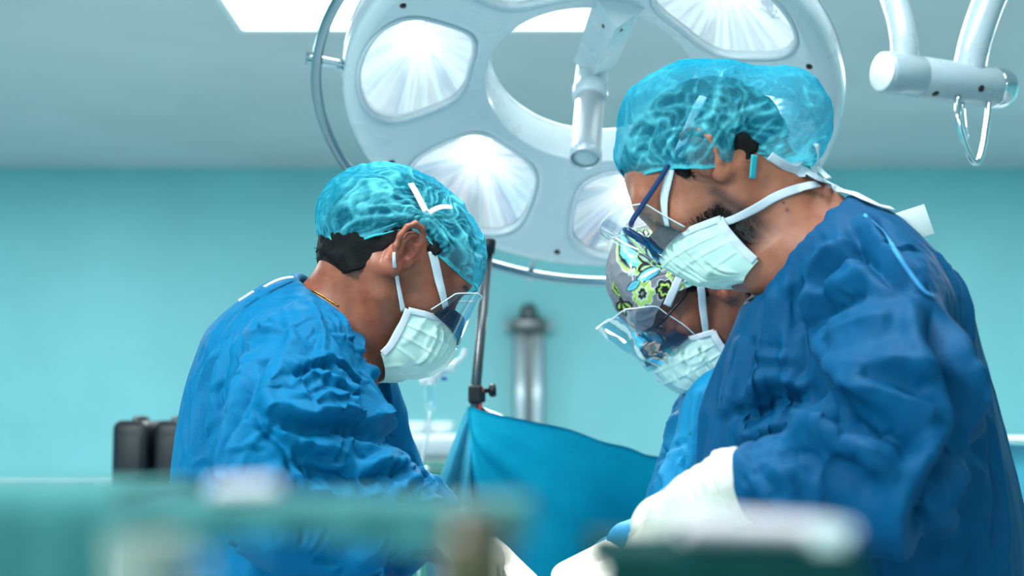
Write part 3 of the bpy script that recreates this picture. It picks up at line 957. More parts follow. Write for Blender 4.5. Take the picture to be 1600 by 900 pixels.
def dome(pose, vol, axis, centre, rim, nu=300, nv=110, cinch=None, gathers=(), amp=.0022, seed=0, rim_gather=.0017, lines=()):
    """cloth cap: a star-shaped shell around centre, cut at the rim and gathered there.
    vol: distance to the filled cap in the head frame; rim: head-frame (x, y, z) from front to back on one side"""
    a = np.asarray(axis, float); a /= np.linalg.norm(a)
    ef = np.array([0, 1.0, 0]) - a[1] * a; ef /= np.linalg.norm(ef)
    er = np.cross(ef, a)
    c = np.asarray(centre, float)
    rm = np.array([np.asarray(q, float) - c for q in rim])
    az = np.arctan2(np.abs(rm @ er), rm @ ef); ph = np.arctan2(np.hypot(rm @ er, rm @ ef), rm @ a); rr = np.linalg.norm(rm, axis=1)
    o = np.argsort(az); az, ph, rr = az[o], ph[o], rr[o]
    az[0] = 0; az[-1] = math.pi
    u = np.linspace(0, 2 * np.pi, nu, endpoint=False)
    fold = np.abs((u + np.pi) % (2 * np.pi) - np.pi)
    # smooth periodic interpolation
    def per(vals):
        x = np.interp(fold, az, vals); k = 9
        ker = np.hanning(k + 2)[1:-1]; ker /= ker.sum()
        return np.convolve(np.r_[x[-k:], x, x[:k]], ker, 'same')[k:-k]
    pm = per(ph) ; rmr = per(rr)
    wob = .010 * np.sin(u * 23 + 2 * np.sin(u * 3)) * .3
    v = np.linspace(0, 1, nv) ** .9
    phi = (pm + wob)[:, None] * v[None]
    D = np.cos(phi)[..., None] * a + np.sin(phi)[..., None] * (np.cos(u)[:, None, None] * ef + np.sin(u)[:, None, None] * er)
    D = D.reshape(-1, 3)
    # march from outside inwards along each direction
    t = np.full(len(D), .24)
    for _ in range(60):
        d = vol(c + D * t[:, None]); t -= d * .7
    t = np.clip(t, .02, .24)
    V = np.repeat(v[None], nu, 0).ravel(); U = np.repeat(u[:, None], nv, 1).ravel()
    # cinch to the head near the rim
    tr_ = np.repeat(rmr[:, None], nv, 1).ravel()
    k = np.clip((V - .86) / .14, 0, 1); k = k * k * (3 - 2 * k)
    t = t * (1 - k) + np.minimum(t, tr_) * k
    pts = c + D * t[:, None]
    off = seed * 7.31
    # pleats: fine radial gathers at the rim, broad crumples above
    wx = noise3(D * 3 + off) * 1.6
    ang = U + wx * .22
    r1 = ridged(np.stack([np.cos(ang) * 9, np.sin(ang) * 9, V * .9 + off], 1))
    r2 = ridged(np.stack([np.cos(ang) * 15, np.sin(ang) * 15, V * 1.2 + off + 5], 1))
    kr = np.clip((V - .30) / .6, 0, 1)
    cr = ridged(D * np.array([4.2, 4.2, 4.2]) + off + wx[:, None] * .35)
    cr2 = ridged(D * 8.5 + off + 11)
    disp = amp * (cr ** 3 * .9 + cr2 ** 4 * .12) + amp * noise3(D * 2.6 + off) * 1.3
    disp += kr * rim_gather * (r1 ** 2 + .55 * r2 ** 2 - .6)
    dens = .10 * cr ** 7 + kr * (.34 * r1 ** 4 + .28 * r2 ** 5)
    for (g, kk, amp_g, rad) in gathers:     # folds running into a gather point
        g = np.asarray(g, float); gd = (g - c) / np.linalg.norm(g - c)
        e1 = np.cross(gd, a); e1 /= np.linalg.norm(e1); e2 = np.cross(gd, e1)
        q = D - gd; th = np.arctan2(D @ e2, D @ e1); dist = np.linalg.norm(pts - g, axis=1)
        fall = np.exp(-(dist / rad) ** 2) * np.clip(dist / .012, 0, 1)
        tw = th + noise3(D * 4 + off + 3) * .5
        rg = ridged(np.stack([np.cos(tw) * kk, np.sin(tw) * kk, dist * 6 + off], 1))
        disp += amp_g * fall * (rg ** 2 - .45)
        disp -= .0035 * np.exp(-(dist / .020) ** 2)
        dens += fall * 1.0 * rg ** 5 + .4 * np.exp(-(dist / .015) ** 2)
    if lines:
        fw = lambda p: vol(pose.l(p)) * pose.s
        wp = pose.w(pts); Nd = D @ pose.R.T; dl = np.zeros(len(pts))
        for pl, w_, a_ in lines:
            q = spline(np.array([on(fw, x, y)[0] for x, y in pl]), 6)
            d, par = seg_dist(wp, q)
            k = np.clip(par / .15, 0, 1) * np.clip((1 - par) / .15, 0, 1)
            jag = 1 + .5 * noise3(wp * 60 + off)
            dens += a_ * k * np.clip(1.25 - d / (w_ * jag), 0, 1) * (.75 + .5 * noise3(wp * 200)); disp += .0016 * k * np.exp(-(d / w_) ** 2)
    dens += .55 * (V > .982) + .15 * np.clip(noise3(D * 2.2 + off + 9), 0, 1)
    F = grid_faces(nu, nv, True)
    disp = lap(disp[:, None], F, .5, 3)[:, 0]; dens = lap(dens[:, None], F, .5, 1)[:, 0]
    pts = pts + D * disp[:, None]
    return pose.w(pts), F, np.clip(dens, 0, 1)

def arc(u, S, Fp, e=1.0, side_bulge=0.0):
    """curve from one side point through the front point to the mirrored side"""
    t = u * (math.pi / 2)
    x = S[0] * np.sign(np.sin(t)) * np.abs(np.sin(t)) ** .9
    k = np.clip(np.cos(t), 0, 1) ** e
    return np.stack([x, S[1] + (Fp[1] - S[1]) * k, S[2] + (Fp[2] - S[2]) * k], -1)

def mask_surface(pose, rows, nu=90, nv=60, creases=(), seed=0, amp=.0012, puff=.0):
    """rows: (v, side point, front point, exponent) from the top edge to under the chin"""
    vv = np.array([r[0] for r in rows]); S = np.array([r[1] for r in rows]); Fp = np.array([r[2] for r in rows]); E = np.array([r[3] for r in rows])
    v = np.linspace(0, 1, nv); u = np.linspace(-1, 1, nu)
    def cub(a):
        a = a if a.ndim > 1 else a[:, None]
        sp = spline(np.concatenate([vv[:, None], a], 1), 12)
        return np.stack([np.interp(v, sp[:, 0], sp[:, 1 + k]) for k in range(a.shape[1])], 1)
    S, Fp, E = cub(S), cub(Fp), cub(E)[:, 0]
    G = np.stack([arc(u, S[j], Fp[j], E[j]) for j in range(nv)], 1)       # nu, nv, 3
    L = G.reshape(-1, 3); F = grid_faces(nu, nv)
    N = vnormals(L, F)
    if (N * (L - np.array([0, .03, -.06]))).sum() < 0: F = F[:, ::-1]; N = -N
    U = np.repeat(u[:, None], nv, 1).ravel(); Vv = np.repeat(v[None], nu, 0).ravel()
    edge = np.clip((1 - np.abs(U)) / .12, 0, 1)
    pl = np.zeros(len(L))
    for v0 in (.30, .52, .74):               # the three pleats, lower lip tucked
        d = (Vv - v0) / .07
        pl += np.where((d > -1) & (d < 0), (1 + d) ** 2, np.where((d >= 0) & (d < .25), 1 - d * 4, 0)) * .0016 * edge
    pl += amp * noise3(L * 55 + seed * 3.3) + amp * 1.6 * noise3(L * 24 + seed * 5.1) * edge
    pl += amp * 2.2 * (ridged(L * np.array([34, 34, 15.]) + seed * 2.2) ** 3) * edge
    for (uu, v0, v1, tilt, w, a) in creases:
        d = np.abs(U - (uu + tilt * (Vv - v0))); k = np.clip((Vv - v0) / .06, 0, 1) * np.clip((v1 - Vv) / .10, 0, 1)
        pl += a * np.exp(-(d / w) ** 2) * k - a * .7 * np.exp(-((d - 1.8 * w) / w) ** 2) * k
    L = L + N * pl[:, None]
    return L, F, U, Vv

def mask_mat():
    t = NT('mint_mask_fabric'); v = t.coord()
    n = t.noise(260, 4, .7, v); m = t.noise(30, 3, .5, v)
    col = t.ramp(t.math('ADD', t.math('MULTIPLY', n, .4), t.math('MULTIPLY', m, .6)), [(.3, lin(206, 243, 232)), (.7, lin(226, 250, 244))])
    df = t.add('ShaderNodeBsdfDiffuse'); t.link(col, df.inputs[0])
    tl = t.add('ShaderNodeBsdfTranslucent'); t.link(col, tl.inputs[0])
    b = t.add('ShaderNodeBump'); b.inputs['Strength'].default_value = .25; b.inputs['Distance'].default_value = .001
    t.link(n, b.inputs['Height']); t.link(b.outputs[0], df.inputs['Normal'])
    mx = t.add('ShaderNodeMixShader'); mx.inputs[0].default_value = .18
    t.link(df.outputs[0], mx.inputs[1]); t.link(tl.outputs[0], mx.inputs[2]); t.link(mx.outputs[0], t.out.inputs[0])
    return t.m
M['mask'] = mask_mat()
def tape_mat():
    t = NT('stitched_white_tape')
    v = t.attr('across'); w = t.math('SINE', t.math('MULTIPLY', v, 25.0))
    al = t.math('SINE', t.math('MULTIPLY', t.attr('along'), 2600.0))
    k = t.math('MULTIPLY', t.math('MULTIPLY_ADD', w, .5, .5), t.math('MULTIPLY_ADD', al, .25, .75))
    n = t.noise(180, 3, .6, t.coord())
    col = t.mix(k, lin(232, 238, 242), lin(150, 168, 188))
    t.set(color=col, rough=.75); t.bump(t.math('ADD', k, t.math('MULTIPLY', n, .3)), .25, .0008)
    return t.m
M['tape'] = tape_mat()
M['foam'] = plain('navy_foam_strip', lin(8, 20, 40), .7, var=.2, scale=200, bump=.3, bscale=500)
M['visor'] = clear_mat('visor_film', .02, (.95, .98, 1, 1), .06)
M['visor_glare'] = clear_mat('crumpled_visor_film', .05, (.95, .98, 1, 1), .12, .35)
M['visor_edge'] = plain('visor_edge_glint', lin(215, 228, 235), .2, var=.03)

def tape(name, pts, nrm, w, parent, t=.0012, arch=.0004, dens=6):
    pts = spline(pts, dens); nrm = np.asarray(nrm, float)
    if nrm.ndim == 2: nrm = spline(nrm, dens)
    w = np.asarray(w, float)
    if w.ndim: w = np.interp(np.linspace(0, 1, len(pts)), np.linspace(0, 1, len(w)), w)
    V, F = ribbon(pts, nrm, w, t, 7, arch)
    m = len(pts); al = np.r_[0, np.cumsum(np.linalg.norm(np.diff(pts, axis=0), axis=1))]
    ac = np.tile(np.tile(np.linspace(-1, 1, 7), m), 2); ag = np.tile(np.repeat(al, 7), 2)
    return mesh_obj(name, V, F, M['tape'], parent, attrs={'across': ac, 'along': ag})

def on(f, px, py, off=.0, y=None, near=.8):
    """point where a pixel's ray meets the surface f, lifted by off, with its outward normal"""
    h = march(f, CAM, ray(px, py), near, 4.0)
    if h is None: h = P(px, py, y if y else 2.0)
    _, g = sdf_grad(f, h[None], .003)
    return h + g[0] * off, g[0]

def hand_sdf(W, d, n, side, curl=(35, 45, 30), spread=1.0, size=1.0, thumb_out=1.0):
    """hand from wrist W along d, palm facing -n; side +1 puts the thumb to d x n"""
    d = np.asarray(d, float); d /= np.linalg.norm(d); n = np.asarray(n, float); n = n - (n @ d) * d; n /= np.linalg.norm(n)
    x = np.cross(d, n) * side
    W = np.asarray(W, float)
    def g(a, b, c): return W + size * (a * x + b * d + c * n)
    fs = [s_flat(g(.020, .012, 0), g(.030, .085, 0), .030 * size, .030 * size, n, .55), s_flat(g(-.016, .012, 0), g(-.026, .078, 0), .026 * size, .026 * size, n, .55),
          s_caps(g(0, -.03, 0), g(0, .02, 0), .027 * size, .026 * size)]
    pal = s_union(fs, .02)
    fing = []
    for k, (bx, by, ln, r, sp) in enumerate([(.034, .092, (.042, .026, .020), .0092, .10), (.011, .096, (.046, .030, .021), .0095, .02), (-.012, .092, (.042, .028, .020), .0090, -.06), (-.034, .082, (.033, .021, .018), .0080, -.16)]):
        a = 0.0; p = g(bx, by, .002); c = [pal]
        pts = [g(bx * .75, by - .035, .002), p]
        for j in range(3):
            a += math.radians(curl[j] * (1 + .12 * k))
            dr = math.cos(a) * (d + sp * spread * x) - math.sin(a) * n
            dr /= np.linalg.norm(dr); p = p + dr * ln[j] * size; pts.append(p)
        rs = [r * 1.15, r * 1.08, r, r * .92, r * .78]
        fing.append(s_union([s_caps(pts[i], pts[i + 1], rs[i] * size, rs[i + 1] * size) for i in range(4)], .004))
    t0 = g(.026, .018, -.006); t1 = g(.026 + .030 * thumb_out, .052, -.016); t2 = g(.030 + .034 * thumb_out, .082, -.026); t3 = g(.028 + .030 * thumb_out, .106, -.036)
    th = s_union([s_caps(t0, t1, .017 * size, .0125 * size), s_caps(t1, t2, .0115 * size, .0105 * size), s_caps(t2, t3, .0105 * size, .0085 * size)], .006)
    def f(p):
        q = pal(p)
        for h in fing: q = smin(q, h(p), .0035)
        return smin(q, th(p), .009)
    return f

def glove_mat(name, c):
    t = NT(name); v = t.coord()
    a = t.noise(60, 5, .6, v, 1.2); b = t.noise(14, 3, .5, v)
    t.set(color=t.ramp(a, [(.3, tuple(x * .88 for x in c[:3]) + (1,)), (.65, c)]), rough=.42, sss=.05)
    t.bump(t.math('ADD', a, t.math('MULTIPLY', b, .5)), .35, .003)
    return t.m
M['glove'] = glove_mat('latex_glove', lin(206, 204, 192))

def gown_mat(name, base, deep, rough=.6, sheen=.0):
    t = NT(name); v = t.coord()
    f = t.noise(340, 4, .7, v); m = t.noise(7, 3, .55, v); cz = t.noise(38, 5, .62, v, .8)
    k = t.math('ADD', t.math('MULTIPLY', f, .45), t.math('MULTIPLY', m, .55))
    col = t.ramp(k, [(.32, deep), (.68, base)])
    t.set(color=col, rough=rough, sheen=sheen, spec=.10)
    t.bsdf.inputs['Sheen Tint'].default_value = (.2, .75, 1, 1)
    t.bump(t.math('ADD', t.math('MULTIPLY', f, .2), cz), .32, .004)
    return t.m

def fold(V, N, D, pts, w, a, kind='ridge', taper=(.12, .18)):
    """add one cloth fold to the displacement D: pts polyline on the cloth, w half width, a height.
    ridge: a sharp crest; valley: a sharp tuck; step: cloth lying over itself, steep on one side of the line"""
    pts = np.asarray(pts)
    best = np.full(len(V), 9.0); par = np.zeros(len(V)); sgn = np.ones(len(V)); m = len(pts) - 1
    lo = pts.min(0) - 6 * w; hi = pts.max(0) + 6 * w
    I = np.where(((V > lo) & (V < hi)).all(1))[0]
    if not len(I): return
    W = V[I]; NI = N[I]; bb = best[I]; pp = par[I]; ss = sgn[I]
    for i in range(m):
        p0, p1 = pts[i], pts[i + 1]; ba = p1 - p0
        t = np.clip((W - p0) @ ba / (ba @ ba + 1e-12), 0, 1)
        r = W - p0 - t[:, None] * ba
        d = np.linalg.norm(r, axis=1)
        k = d < bb; bb[k] = d[k]; pp[k] = (i + t[k]) / m
        ss[k] = np.sign((np.cross(np.broadcast_to(ba, r.shape), r) * NI).sum(1))[k]
    k = np.clip(pp / max(taper[0], 1e-3), 0, 1) * np.clip((1 - pp) / max(taper[1], 1e-3), 0, 1)
    k = k * k * (3 - 2 * k)
    d = bb
    if kind == 'ridge': pr = np.exp(-(d / w) ** 1.05) - .40 * np.exp(-((d - 2.0 * w) / (.9 * w)) ** 2)
    elif kind == 'valley': pr = -np.exp(-(d / w) ** 1.05) + .45 * np.exp(-((d - 1.8 * w) / (.8 * w)) ** 2)
    else:
        s_ = d * ss / w
        pr = np.where(s_ >= 0, np.exp(-s_ / 2.6), np.exp(-(s_ / .42) ** 2) - .45 * np.exp(-((s_ + 1.3) / .7) ** 2))
    D[I] += np.where(d < 6 * w, pr * a * k, 0)

from mathutils.bvhtree import BVHTree
def bvh_of(V, F):
    return BVHTree.FromPolygons([tuple(v) for v in V], [tuple(int(i) for i in f) for f in F])
def strokes(V, F, specs):
    """fold lines given where the camera sees them on the cloth -> polylines on its surface"""
    bv = bvh_of(V, F); out = []
    for pts, w, a, kind in specs:
        q = []
        for x, y in pts:
            h = bv.ray_cast(Vector(CAM), Vector(ray(x, y)))[0]
            if h is not None: q.append(np.array(h))
        if len(q) > 1: out.append((spline(np.array(q), 5), w, a, kind))
    return out

def drape(V, F, Vi, Fi, pin, frames=20, bend=.03, extra=.07, quality=3):
    """let the cloth V, F settle over the inner shape under gravity"""
    cl = mesh_obj('cloth_sim', V, F); co = mesh_obj('cloth_body', Vi, Fi)
    co.modifiers.new('c', 'COLLISION'); co.collision.thickness_outer = .004; co.collision.cloth_friction = 20
    vg = cl.vertex_groups.new(name='pin'); vg.add([int(k) for k in pin], 1.0, 'REPLACE')
    m = cl.modifiers.new('cloth', 'CLOTH'); st = m.settings
    st.quality = quality; st.mass = .15; st.tension_stiffness = 15; st.compression_stiffness = 15; st.shear_stiffness = 8
    st.bending_stiffness = bend; st.vertex_group_mass = 'pin'; st.shrink_min = -extra; st.shrink_max = -extra
    m.collision_settings.distance_min = .004; m.collision_settings.use_self_collision = False; m.collision_settings.collision_quality = 2
    m.point_cache.frame_start = 1; m.point_cache.frame_end = frames + 5
    for f in range(1, frames + 1): scene.frame_set(f)
    sb = cl.modifiers.new('s', 'SUBSURF'); sb.levels = 2; sb.render_levels = 2
    dg = bpy.context.evaluated_depsgraph_get(); dg.update()
    me = bpy.data.meshes.new_from_object(cl.evaluated_get(dg))
    W = np.empty(len(me.vertices) * 3, np.float32); me.vertices.foreach_get('co', W)
    W = W.reshape(-1, 3).astype(float) + np.array(cl.location)
    Q = np.empty(len(me.loops), np.int32); me.loops.foreach_get('vertex_index', Q)
    bpy.data.objects.remove(cl); bpy.data.objects.remove(co); bpy.data.meshes.remove(me)
    scene.frame_set(1)
    return W, Q.reshape(-1, 4)

def cut_tube(V, F, mask):
    """drop faces whose vertices are all in mask and re-index"""
    keep = ~mask[F].all(1); F = F[keep]
    used = np.unique(F); m = np.full(len(V), -1); m[used] = np.arange(len(used))
    return V[used], m[F], used

# ------------------------------------------------------------------ one gowned figure
import time as _time
_T0 = _time.perf_counter()
def torso_sdf(spine, radii, facing, s=.72, k=.08):
    return s_union([s_flat(spine[i], spine[i + 1], radii[i], radii[i + 1], facing, s) for i in range(len(spine) - 1)], k)
def limb(joints, radii, k=.03):
    return s_union([s_caps(joints[i], joints[i + 1], radii[i], radii[i + 1]) for i in range(len(joints) - 1)], k)

def gown_mesh(f, lo, hi, h, folds, crinkle, seed, big=.006, fine=.0016, settle=None, minor=0, gain=1.2, broad=.9):
    """surface of the gown: settled cloth, then its creases plus random crumpling weighted by crinkle(V)"""
    V, F = sdf_mesh(f, lo, hi, h, 2, 1)
    if settle:
        inner, pinf, kw = settle
        Vi, Fi = sdf_mesh(inner, lo, hi, .016, 1, 1)
        V = V + vnormals(V, F) * (noise3(V * np.array([22, 22, 9.]) + seed) * kw.pop('start', .005))[:, None]
        V, F = drape(V, F, Vi, Fi, np.where(pinf(V))[0], **kw)
    N = vnormals(V, F)
    D = np.zeros(len(V))
    w = crinkle(V)
    o = seed * 3.7
    warp = np.stack([noise3(V * 5 + o), noise3(V * 5 + o + 20), noise3(V * 5 + o + 40)], 1) * .06
    Q = V + warp
    D += big * noise3(Q * np.array([9., 9., 3.2]) + o) * (.35 + .65 * w) * (.25 if settle else 1)
    # crumpled sheet: flat facets meeting in sharp creases
    c1 = np.abs(noise3(Q * np.array([10, 10, 7.]) + o + 3)); c2 = np.abs(noise3(Q * np.array([19, 19, 15.]) + o + 7)); c3 = np.abs(noise3(Q * 36 + o + 13))
    D += fine * w * (3.6 * (.3 - c1) + 2.2 * (.3 - c2) * (.4 + c1) + .9 * (.3 - c3) * w)
    V = V + N * D[:, None]
    N = vnormals(V, F); D = np.zeros(len(V))
    for (pts, wd, a, kind) in strokes(V, F, folds): fold(V, N, D, pts, wd * broad, a * gain, kind)
    if minor:       # short sharp creases wandering over the cloth where it is crumpled
        rng = np.random.default_rng(seed + 50); bv = bvh_of(V, F)
        pr = w ** 2 * (V[:, 2] > .85) * (f(V + np.array([0, 0, .06])) > -.09); pr /= pr.sum()
        for i in rng.choice(len(V), minor, p=pr):
            p = V[i]; n = N[i]; dr = rng.normal(0, 1, 3) + np.array([0, 0, -.5]); pts = [p]
            dr -= (dr @ n) * n; dr /= np.linalg.norm(dr) + 1e-9
            L = rng.uniform(.03, .10); st = L / 5
            for _ in range(5):
                q = np.array(pts[-1]) + dr * st
                loc, nn, _i, _d = bv.find_nearest(Vector(q))
                if loc is None: break
                n = np.array(nn); pts.append(np.array(loc))
                dr = dr + rng.normal(0, .28, 3); dr -= (dr @ n) * n; dr /= np.linalg.norm(dr) + 1e-9
            s = rng.uniform(.6, 1.3)
            fold(V, N, D, spline(np.array(pts), 2), .0036 * s, .0048 * s * rng.choice([1, 1, -1]), rng.choice(['ridge', 'step', 'valley']), (.25, .3))
    V = V + N * D[:, None]
    V = lap(V, F, .25, 1)
    return V, F

def simple_legs(root, hips, feet, heading, mats, shoe=None):
    h = math.radians(heading); fd = np.array([math.cos(h), math.sin(h), 0])
    legs = []
    for hp_, ft_ in zip(hips, feet):
        kn = (np.asarray(hp_) + ft_) / 2 + fd * .02
        legs.append(limb([hp_, kn, np.array([ft_[0], ft_[1], .09])], [.080, .075, .064]))
    f = s_union(legs, .02)
    allp = np.array(list(hips) + list(feet))
    V, F = sdf_mesh(f, allp.min(0) - .16, allp.max(0) + .16, .014, 1, 1)
    V = V + vnormals(V, F) * (noise3(V * np.array([14, 14, 8])) * .006)[:, None]
    mesh_obj('scrub_trousers', V, F, mats, root)
    for ft_ in feet:
        c = np.asarray(ft_, float)
        g = s_union([s_flat(c + [0, 0, .035] - fd * .07, c + [0, 0, .035] + fd * .14, .045, .048, (0, 0, 1), .72), s_caps(c - fd * .05 + [0, 0, .05], c + [0, 0, .085], .040, .045)], .03)
        g2 = lambda p, g=g: smax(g(p), .002 - p[:, 2], .004)
        V, F = sdf_mesh(g2, c - .24, c + .24, .010, 1, 1)
        mesh_obj('clog', V, F, M['white_paint'], root)

def skin_attrs(pose, V, beard=None, moles=(), flush=.0):
    L = pose.l(V); n = len(V)
    bd = np.zeros(n)
    if beard: bd = beard(L)
    br = np.zeros(n)
    ax = np.abs(L[:, 0]); zb = .034 - .10 * np.clip(ax - .035, 0, 1) * 1.2 + .12 * np.clip(.030 - ax, 0, 1) * -.4
    br = np.clip(1 - np.abs(L[:, 2] - zb) / .0065, 0, 1) * ((ax > .010) & (ax < .058) & (L[:, 1] > .05)) * np.clip(1.15 + noise3(L * 300) * .8, 0, 1)
    fl = np.exp(-((np.abs(L[:, 0]) - .080) / .014) ** 2 - ((L[:, 1] + .014) / .022) ** 2 - (L[:, 2] / .034) ** 2) + flush
    ml = np.zeros(n)
    for (q, r) in moles: ml = np.maximum(ml, np.clip(1.4 - np.linalg.norm(V - q, axis=1) / r, 0, 1))
    return {'beard': bd, 'brow': br, 'flush': fl, 'mole': ml}

def figure_body(root, fskin, pose, neckbase, mat, coarse, lo, hi, beard=None, moles=(), h=.0026):
    c = pose.c
    l0 = np.minimum(c - .165, np.asarray(neckbase) - .17); h0 = np.maximum(c + .165, np.asarray(neckbase) + .17)
    V, F = main_island(*sdf_mesh(fskin, l0, h0, h, 2, 1))
    at = skin_attrs(pose, V, beard, moles)
    n1 = len(V)
    V2, F2 = main_island(*sdf_mesh(coarse, lo, hi, .016, 1, 1))
    # one continuous skin: stitch the finer head and neck to the trunk inside the chest
    us = np.unique(F); i = int(us[np.argmin(V[us, 2])]); fa = F[np.where((F == i).any(1))[0][0]]
    d = np.linalg.norm(V2 - V[i], axis=1); fb = F2[np.where((F2 == int(d.argmin())).any(1))[0][0]] + n1
    br_ = np.array([[fa[0], fa[1], fb[1], fb[0]]])
    Va = np.concatenate([V, V2]); Fa = np.concatenate([F, F2 + n1, br_])
    at = {k: np.concatenate([x, np.zeros(len(V2))]) for k, x in at.items()}
    return mesh_obj('body', Va, Fa, mat, root, attrs=at)

M['skin_tan'] = skin_mat('tan_skin', lin(166, 96, 70), lin(128, 66, 48))
M['skin_fair'] = skin_mat('fair_skin', lin(176, 108, 80), lin(148, 82, 60))
M['skin_warm'] = skin_mat('warm_skin', lin(150, 90, 70), lin(116, 64, 50))
M['gown_bright'] = gown_mat('bright_blue_gown', lin(0, 108, 152), lin(0, 88, 132))
M['gown_deep'] = gown_mat('deep_blue_gown', lin(0, 80, 122), lin(0, 64, 104))
M['gown_light'] = gown_mat('light_blue_gown', lin(10, 124, 166), lin(4, 102, 146))
M['trousers'] = gown_mat('teal_scrubs', lin(20, 110, 130), lin(12, 90, 110))
M['cap'] = nonwoven('turquoise_cap_fabric', lin(120, 228, 240), lin(0, 150, 182))
M['cap_band'] = plain('cap_elastic', lin(40, 176, 190), .7, var=.08, scale=80)
M['collar_white'] = plain('white_cotton', lin(220, 228, 226), .8, var=.03, bump=.2, bscale=500)
M['gold'] = plain('gold_chain', lin(205, 150, 70), .25, 1.0, var=.05)

# ================================================================== surgeon on the left
A_pose = Pose(21, 43, 0, (638, 392), 1.97, 1)
root = A_root = empty('person', (P(430, 700, 2.07)[0], 2.07, 0), 'surgeon on the left in a bright blue gown, head bowed, with turquoise cap and mask', 'person', 'surgeons at the operating table')
nb = P(533, 512, 2.06)
C7 = P(520, 503, 2.06)
T1 = P(445, 600, 2.07); T2 = P(415, 710, 2.07); PEL = P(420, 930, 2.07)
RS, RE, RW = P(492, 575, 1.90), P(430, 728, 1.77), P(668, 806, 1.88)
LS, LE, LW = P(545, 585, 2.23), P(580, 760, 2.28), P(735, 850, 2.12)
chestA = s_union([s_flat(T1 + [0, .0, -.02], T2, .135, .14, (1, 0, 0), .66), s_caps(RS + [0, .02, -.01], LS + [0, -.02, -.01], .055, .055), s_caps(nb + [-.03, 0, -.035], RS + [-.02, .06, -.01], .045, .035), s_caps(nb + [-.03, 0, -.02], LS + [-.01, -.05, .0], .05, .045)], .05)
fA = head_sdf(A_pose, (nb, C7, (.035, 0, -.015)), chestA)
skA = s_union([chestA, limb([RS, RE, RW], [.042, .034, .028]), limb([LS, LE, LW], [.042, .034, .028]), s_flat(T2, PEL, .14, .15, (1, 0, 0), .7), limb([PEL + [0, -.09, 0], [PEL[0], 1.97, .1]], [.07, .05]), limb([PEL + [0, .09, 0], [PEL[0], 2.17, .1]], [.07, .05])], .04)
def beardA(L): return np.clip(.50 - np.abs(L[:, 2] + .085) * 6, 0, .30) * (L[:, 1] > .0) * np.clip((L[:, 1] + .0) / .03, 0, 1)
figure_body(root, fA, A_pose, nb, M['skin_tan'], skA, (-.75, 1.65, .03), (.12, 2.45, 1.45), beardA)
for sx in (1, -1): iris_eye(A_pose, sx, root, (sx * .25, 1, -.25))
hair_cap(A_pose, fA, root, -.076, seed=4, burn=.022, tufts=900)
print('left body', round(_time.perf_counter() - _T0, 1))

# cap
def volA(q):
    d = smin(s_ell((0, -.018, .034), (.091, .110, .098))(q), s_ell((0, .035, .040), (.085, .076, .080))(q), .03)
    d = smin(d, s_ell((0, -.085, .012), (.070, .062, .062))(q), .05)
    return d
hp = lambda px, py, x: A_pose.px(px, py, x)
rimA = [(0, .114, .052), (.040, .102, .047), (.066, .068, .036), tuple(hp(688, 402, .078)), tuple(hp(668, 370, .082)), tuple(hp(640, 356, .080)), tuple(hp(596, 366, .080)), tuple(hp(548, 378, .072)), tuple(hp(520, 398, .050)), (0, hp(497, 425, 0)[1], hp(497, 425, 0)[2])]
gA = hp(668, 338, .075)
V, F, dn = dome(A_pose, volA, (0, -.20, .98), (0, -.02, .02), rimA, gathers=[(gA, 3.2, .004, .15), (gA, 7.5, .0022, .13), (hp(500, 395, .03), 3.4, .002, .05)], seed=1,
    lines=[([(500, 398), (545, 350), (600, 336), (664, 340)], .0030, .8), ([(515, 352), (580, 322), (640, 322), (664, 334)], .0022, .8), ([(555, 312), (610, 300), (655, 324)], .0020, .7), ([(505, 404), (560, 372), (620, 352), (664, 344)], .0035, .7),
           ([(684, 346), (698, 374), (703, 402)], .0028, .8), ([(706, 338), (730, 372), (738, 418)], .0024, .8), ([(676, 346), (690, 384), (722, 420)], .0022, .7), ([(690, 340), (716, 352), (748, 392)], .0018, .7),
           ([(530, 330), (590, 300), (640, 292)], .0018, .6), ([(666, 330), (664, 300), (680, 290)], .003, .6), ([(655, 350), (640, 356), (600, 362)], .004, .6), ([(672, 342), (672, 372), (680, 400)], .0045, .6)])
capA = mesh_obj('bouffant_cap', V, F, M['cap'], root, attrs={'dens': dn}, label='translucent turquoise bouffant cap')
Li = A_pose.l(V).reshape(300, 110, 3)
rim = A_pose.w(Li[:, -1]); mesh_obj('elastic_rim', *tube(rim, .0016, 6, True), M['cap_band'], capA)

# mask
rows = [(0, (.064, .045, -.055), (0, .124, -.004), 1.15), (.2, (.064, .048, -.068), (0, .142, -.026), .95), (.45, (.062, .052, -.086), (0, .150, -.052), .85), (.75, (.059, .058, -.106), (0, .142, -.092), .8), (1, (.054, .062, -.124), (0, .098, -.142), .8)]
V, F, U, Vv = mask_surface(A_pose, rows, creases=[(.62, .12, .78, -.06, .022, -.007), (.30, .1, .6, -.12, .03, -.004), (.1, .3, .8, .1, .05, .003), (-.5, .1, .8, .1, .03, -.005)], seed=1)
V = A_pose.w(V)
maskA = mesh_obj('face_mask', V, F, M['mask'], root, label='mint green pleated surgical mask')
G = V.reshape(90, 60, 3); NG = vnormals(V, F).reshape(90, 60, 3)
if (NG[45, 30] @ A_pose.R[:, 1]) < 0: NG = -NG
for i in (1, 88): tape('edge_binding', G[i, ::3] + NG[i, ::3] * .001, NG[i, ::3], .0105, maskA, dens=3)
tape('top_binding', G[::4, 1] + NG[::4, 1] * .001, NG[::4, 1], .009, maskA, dens=3)
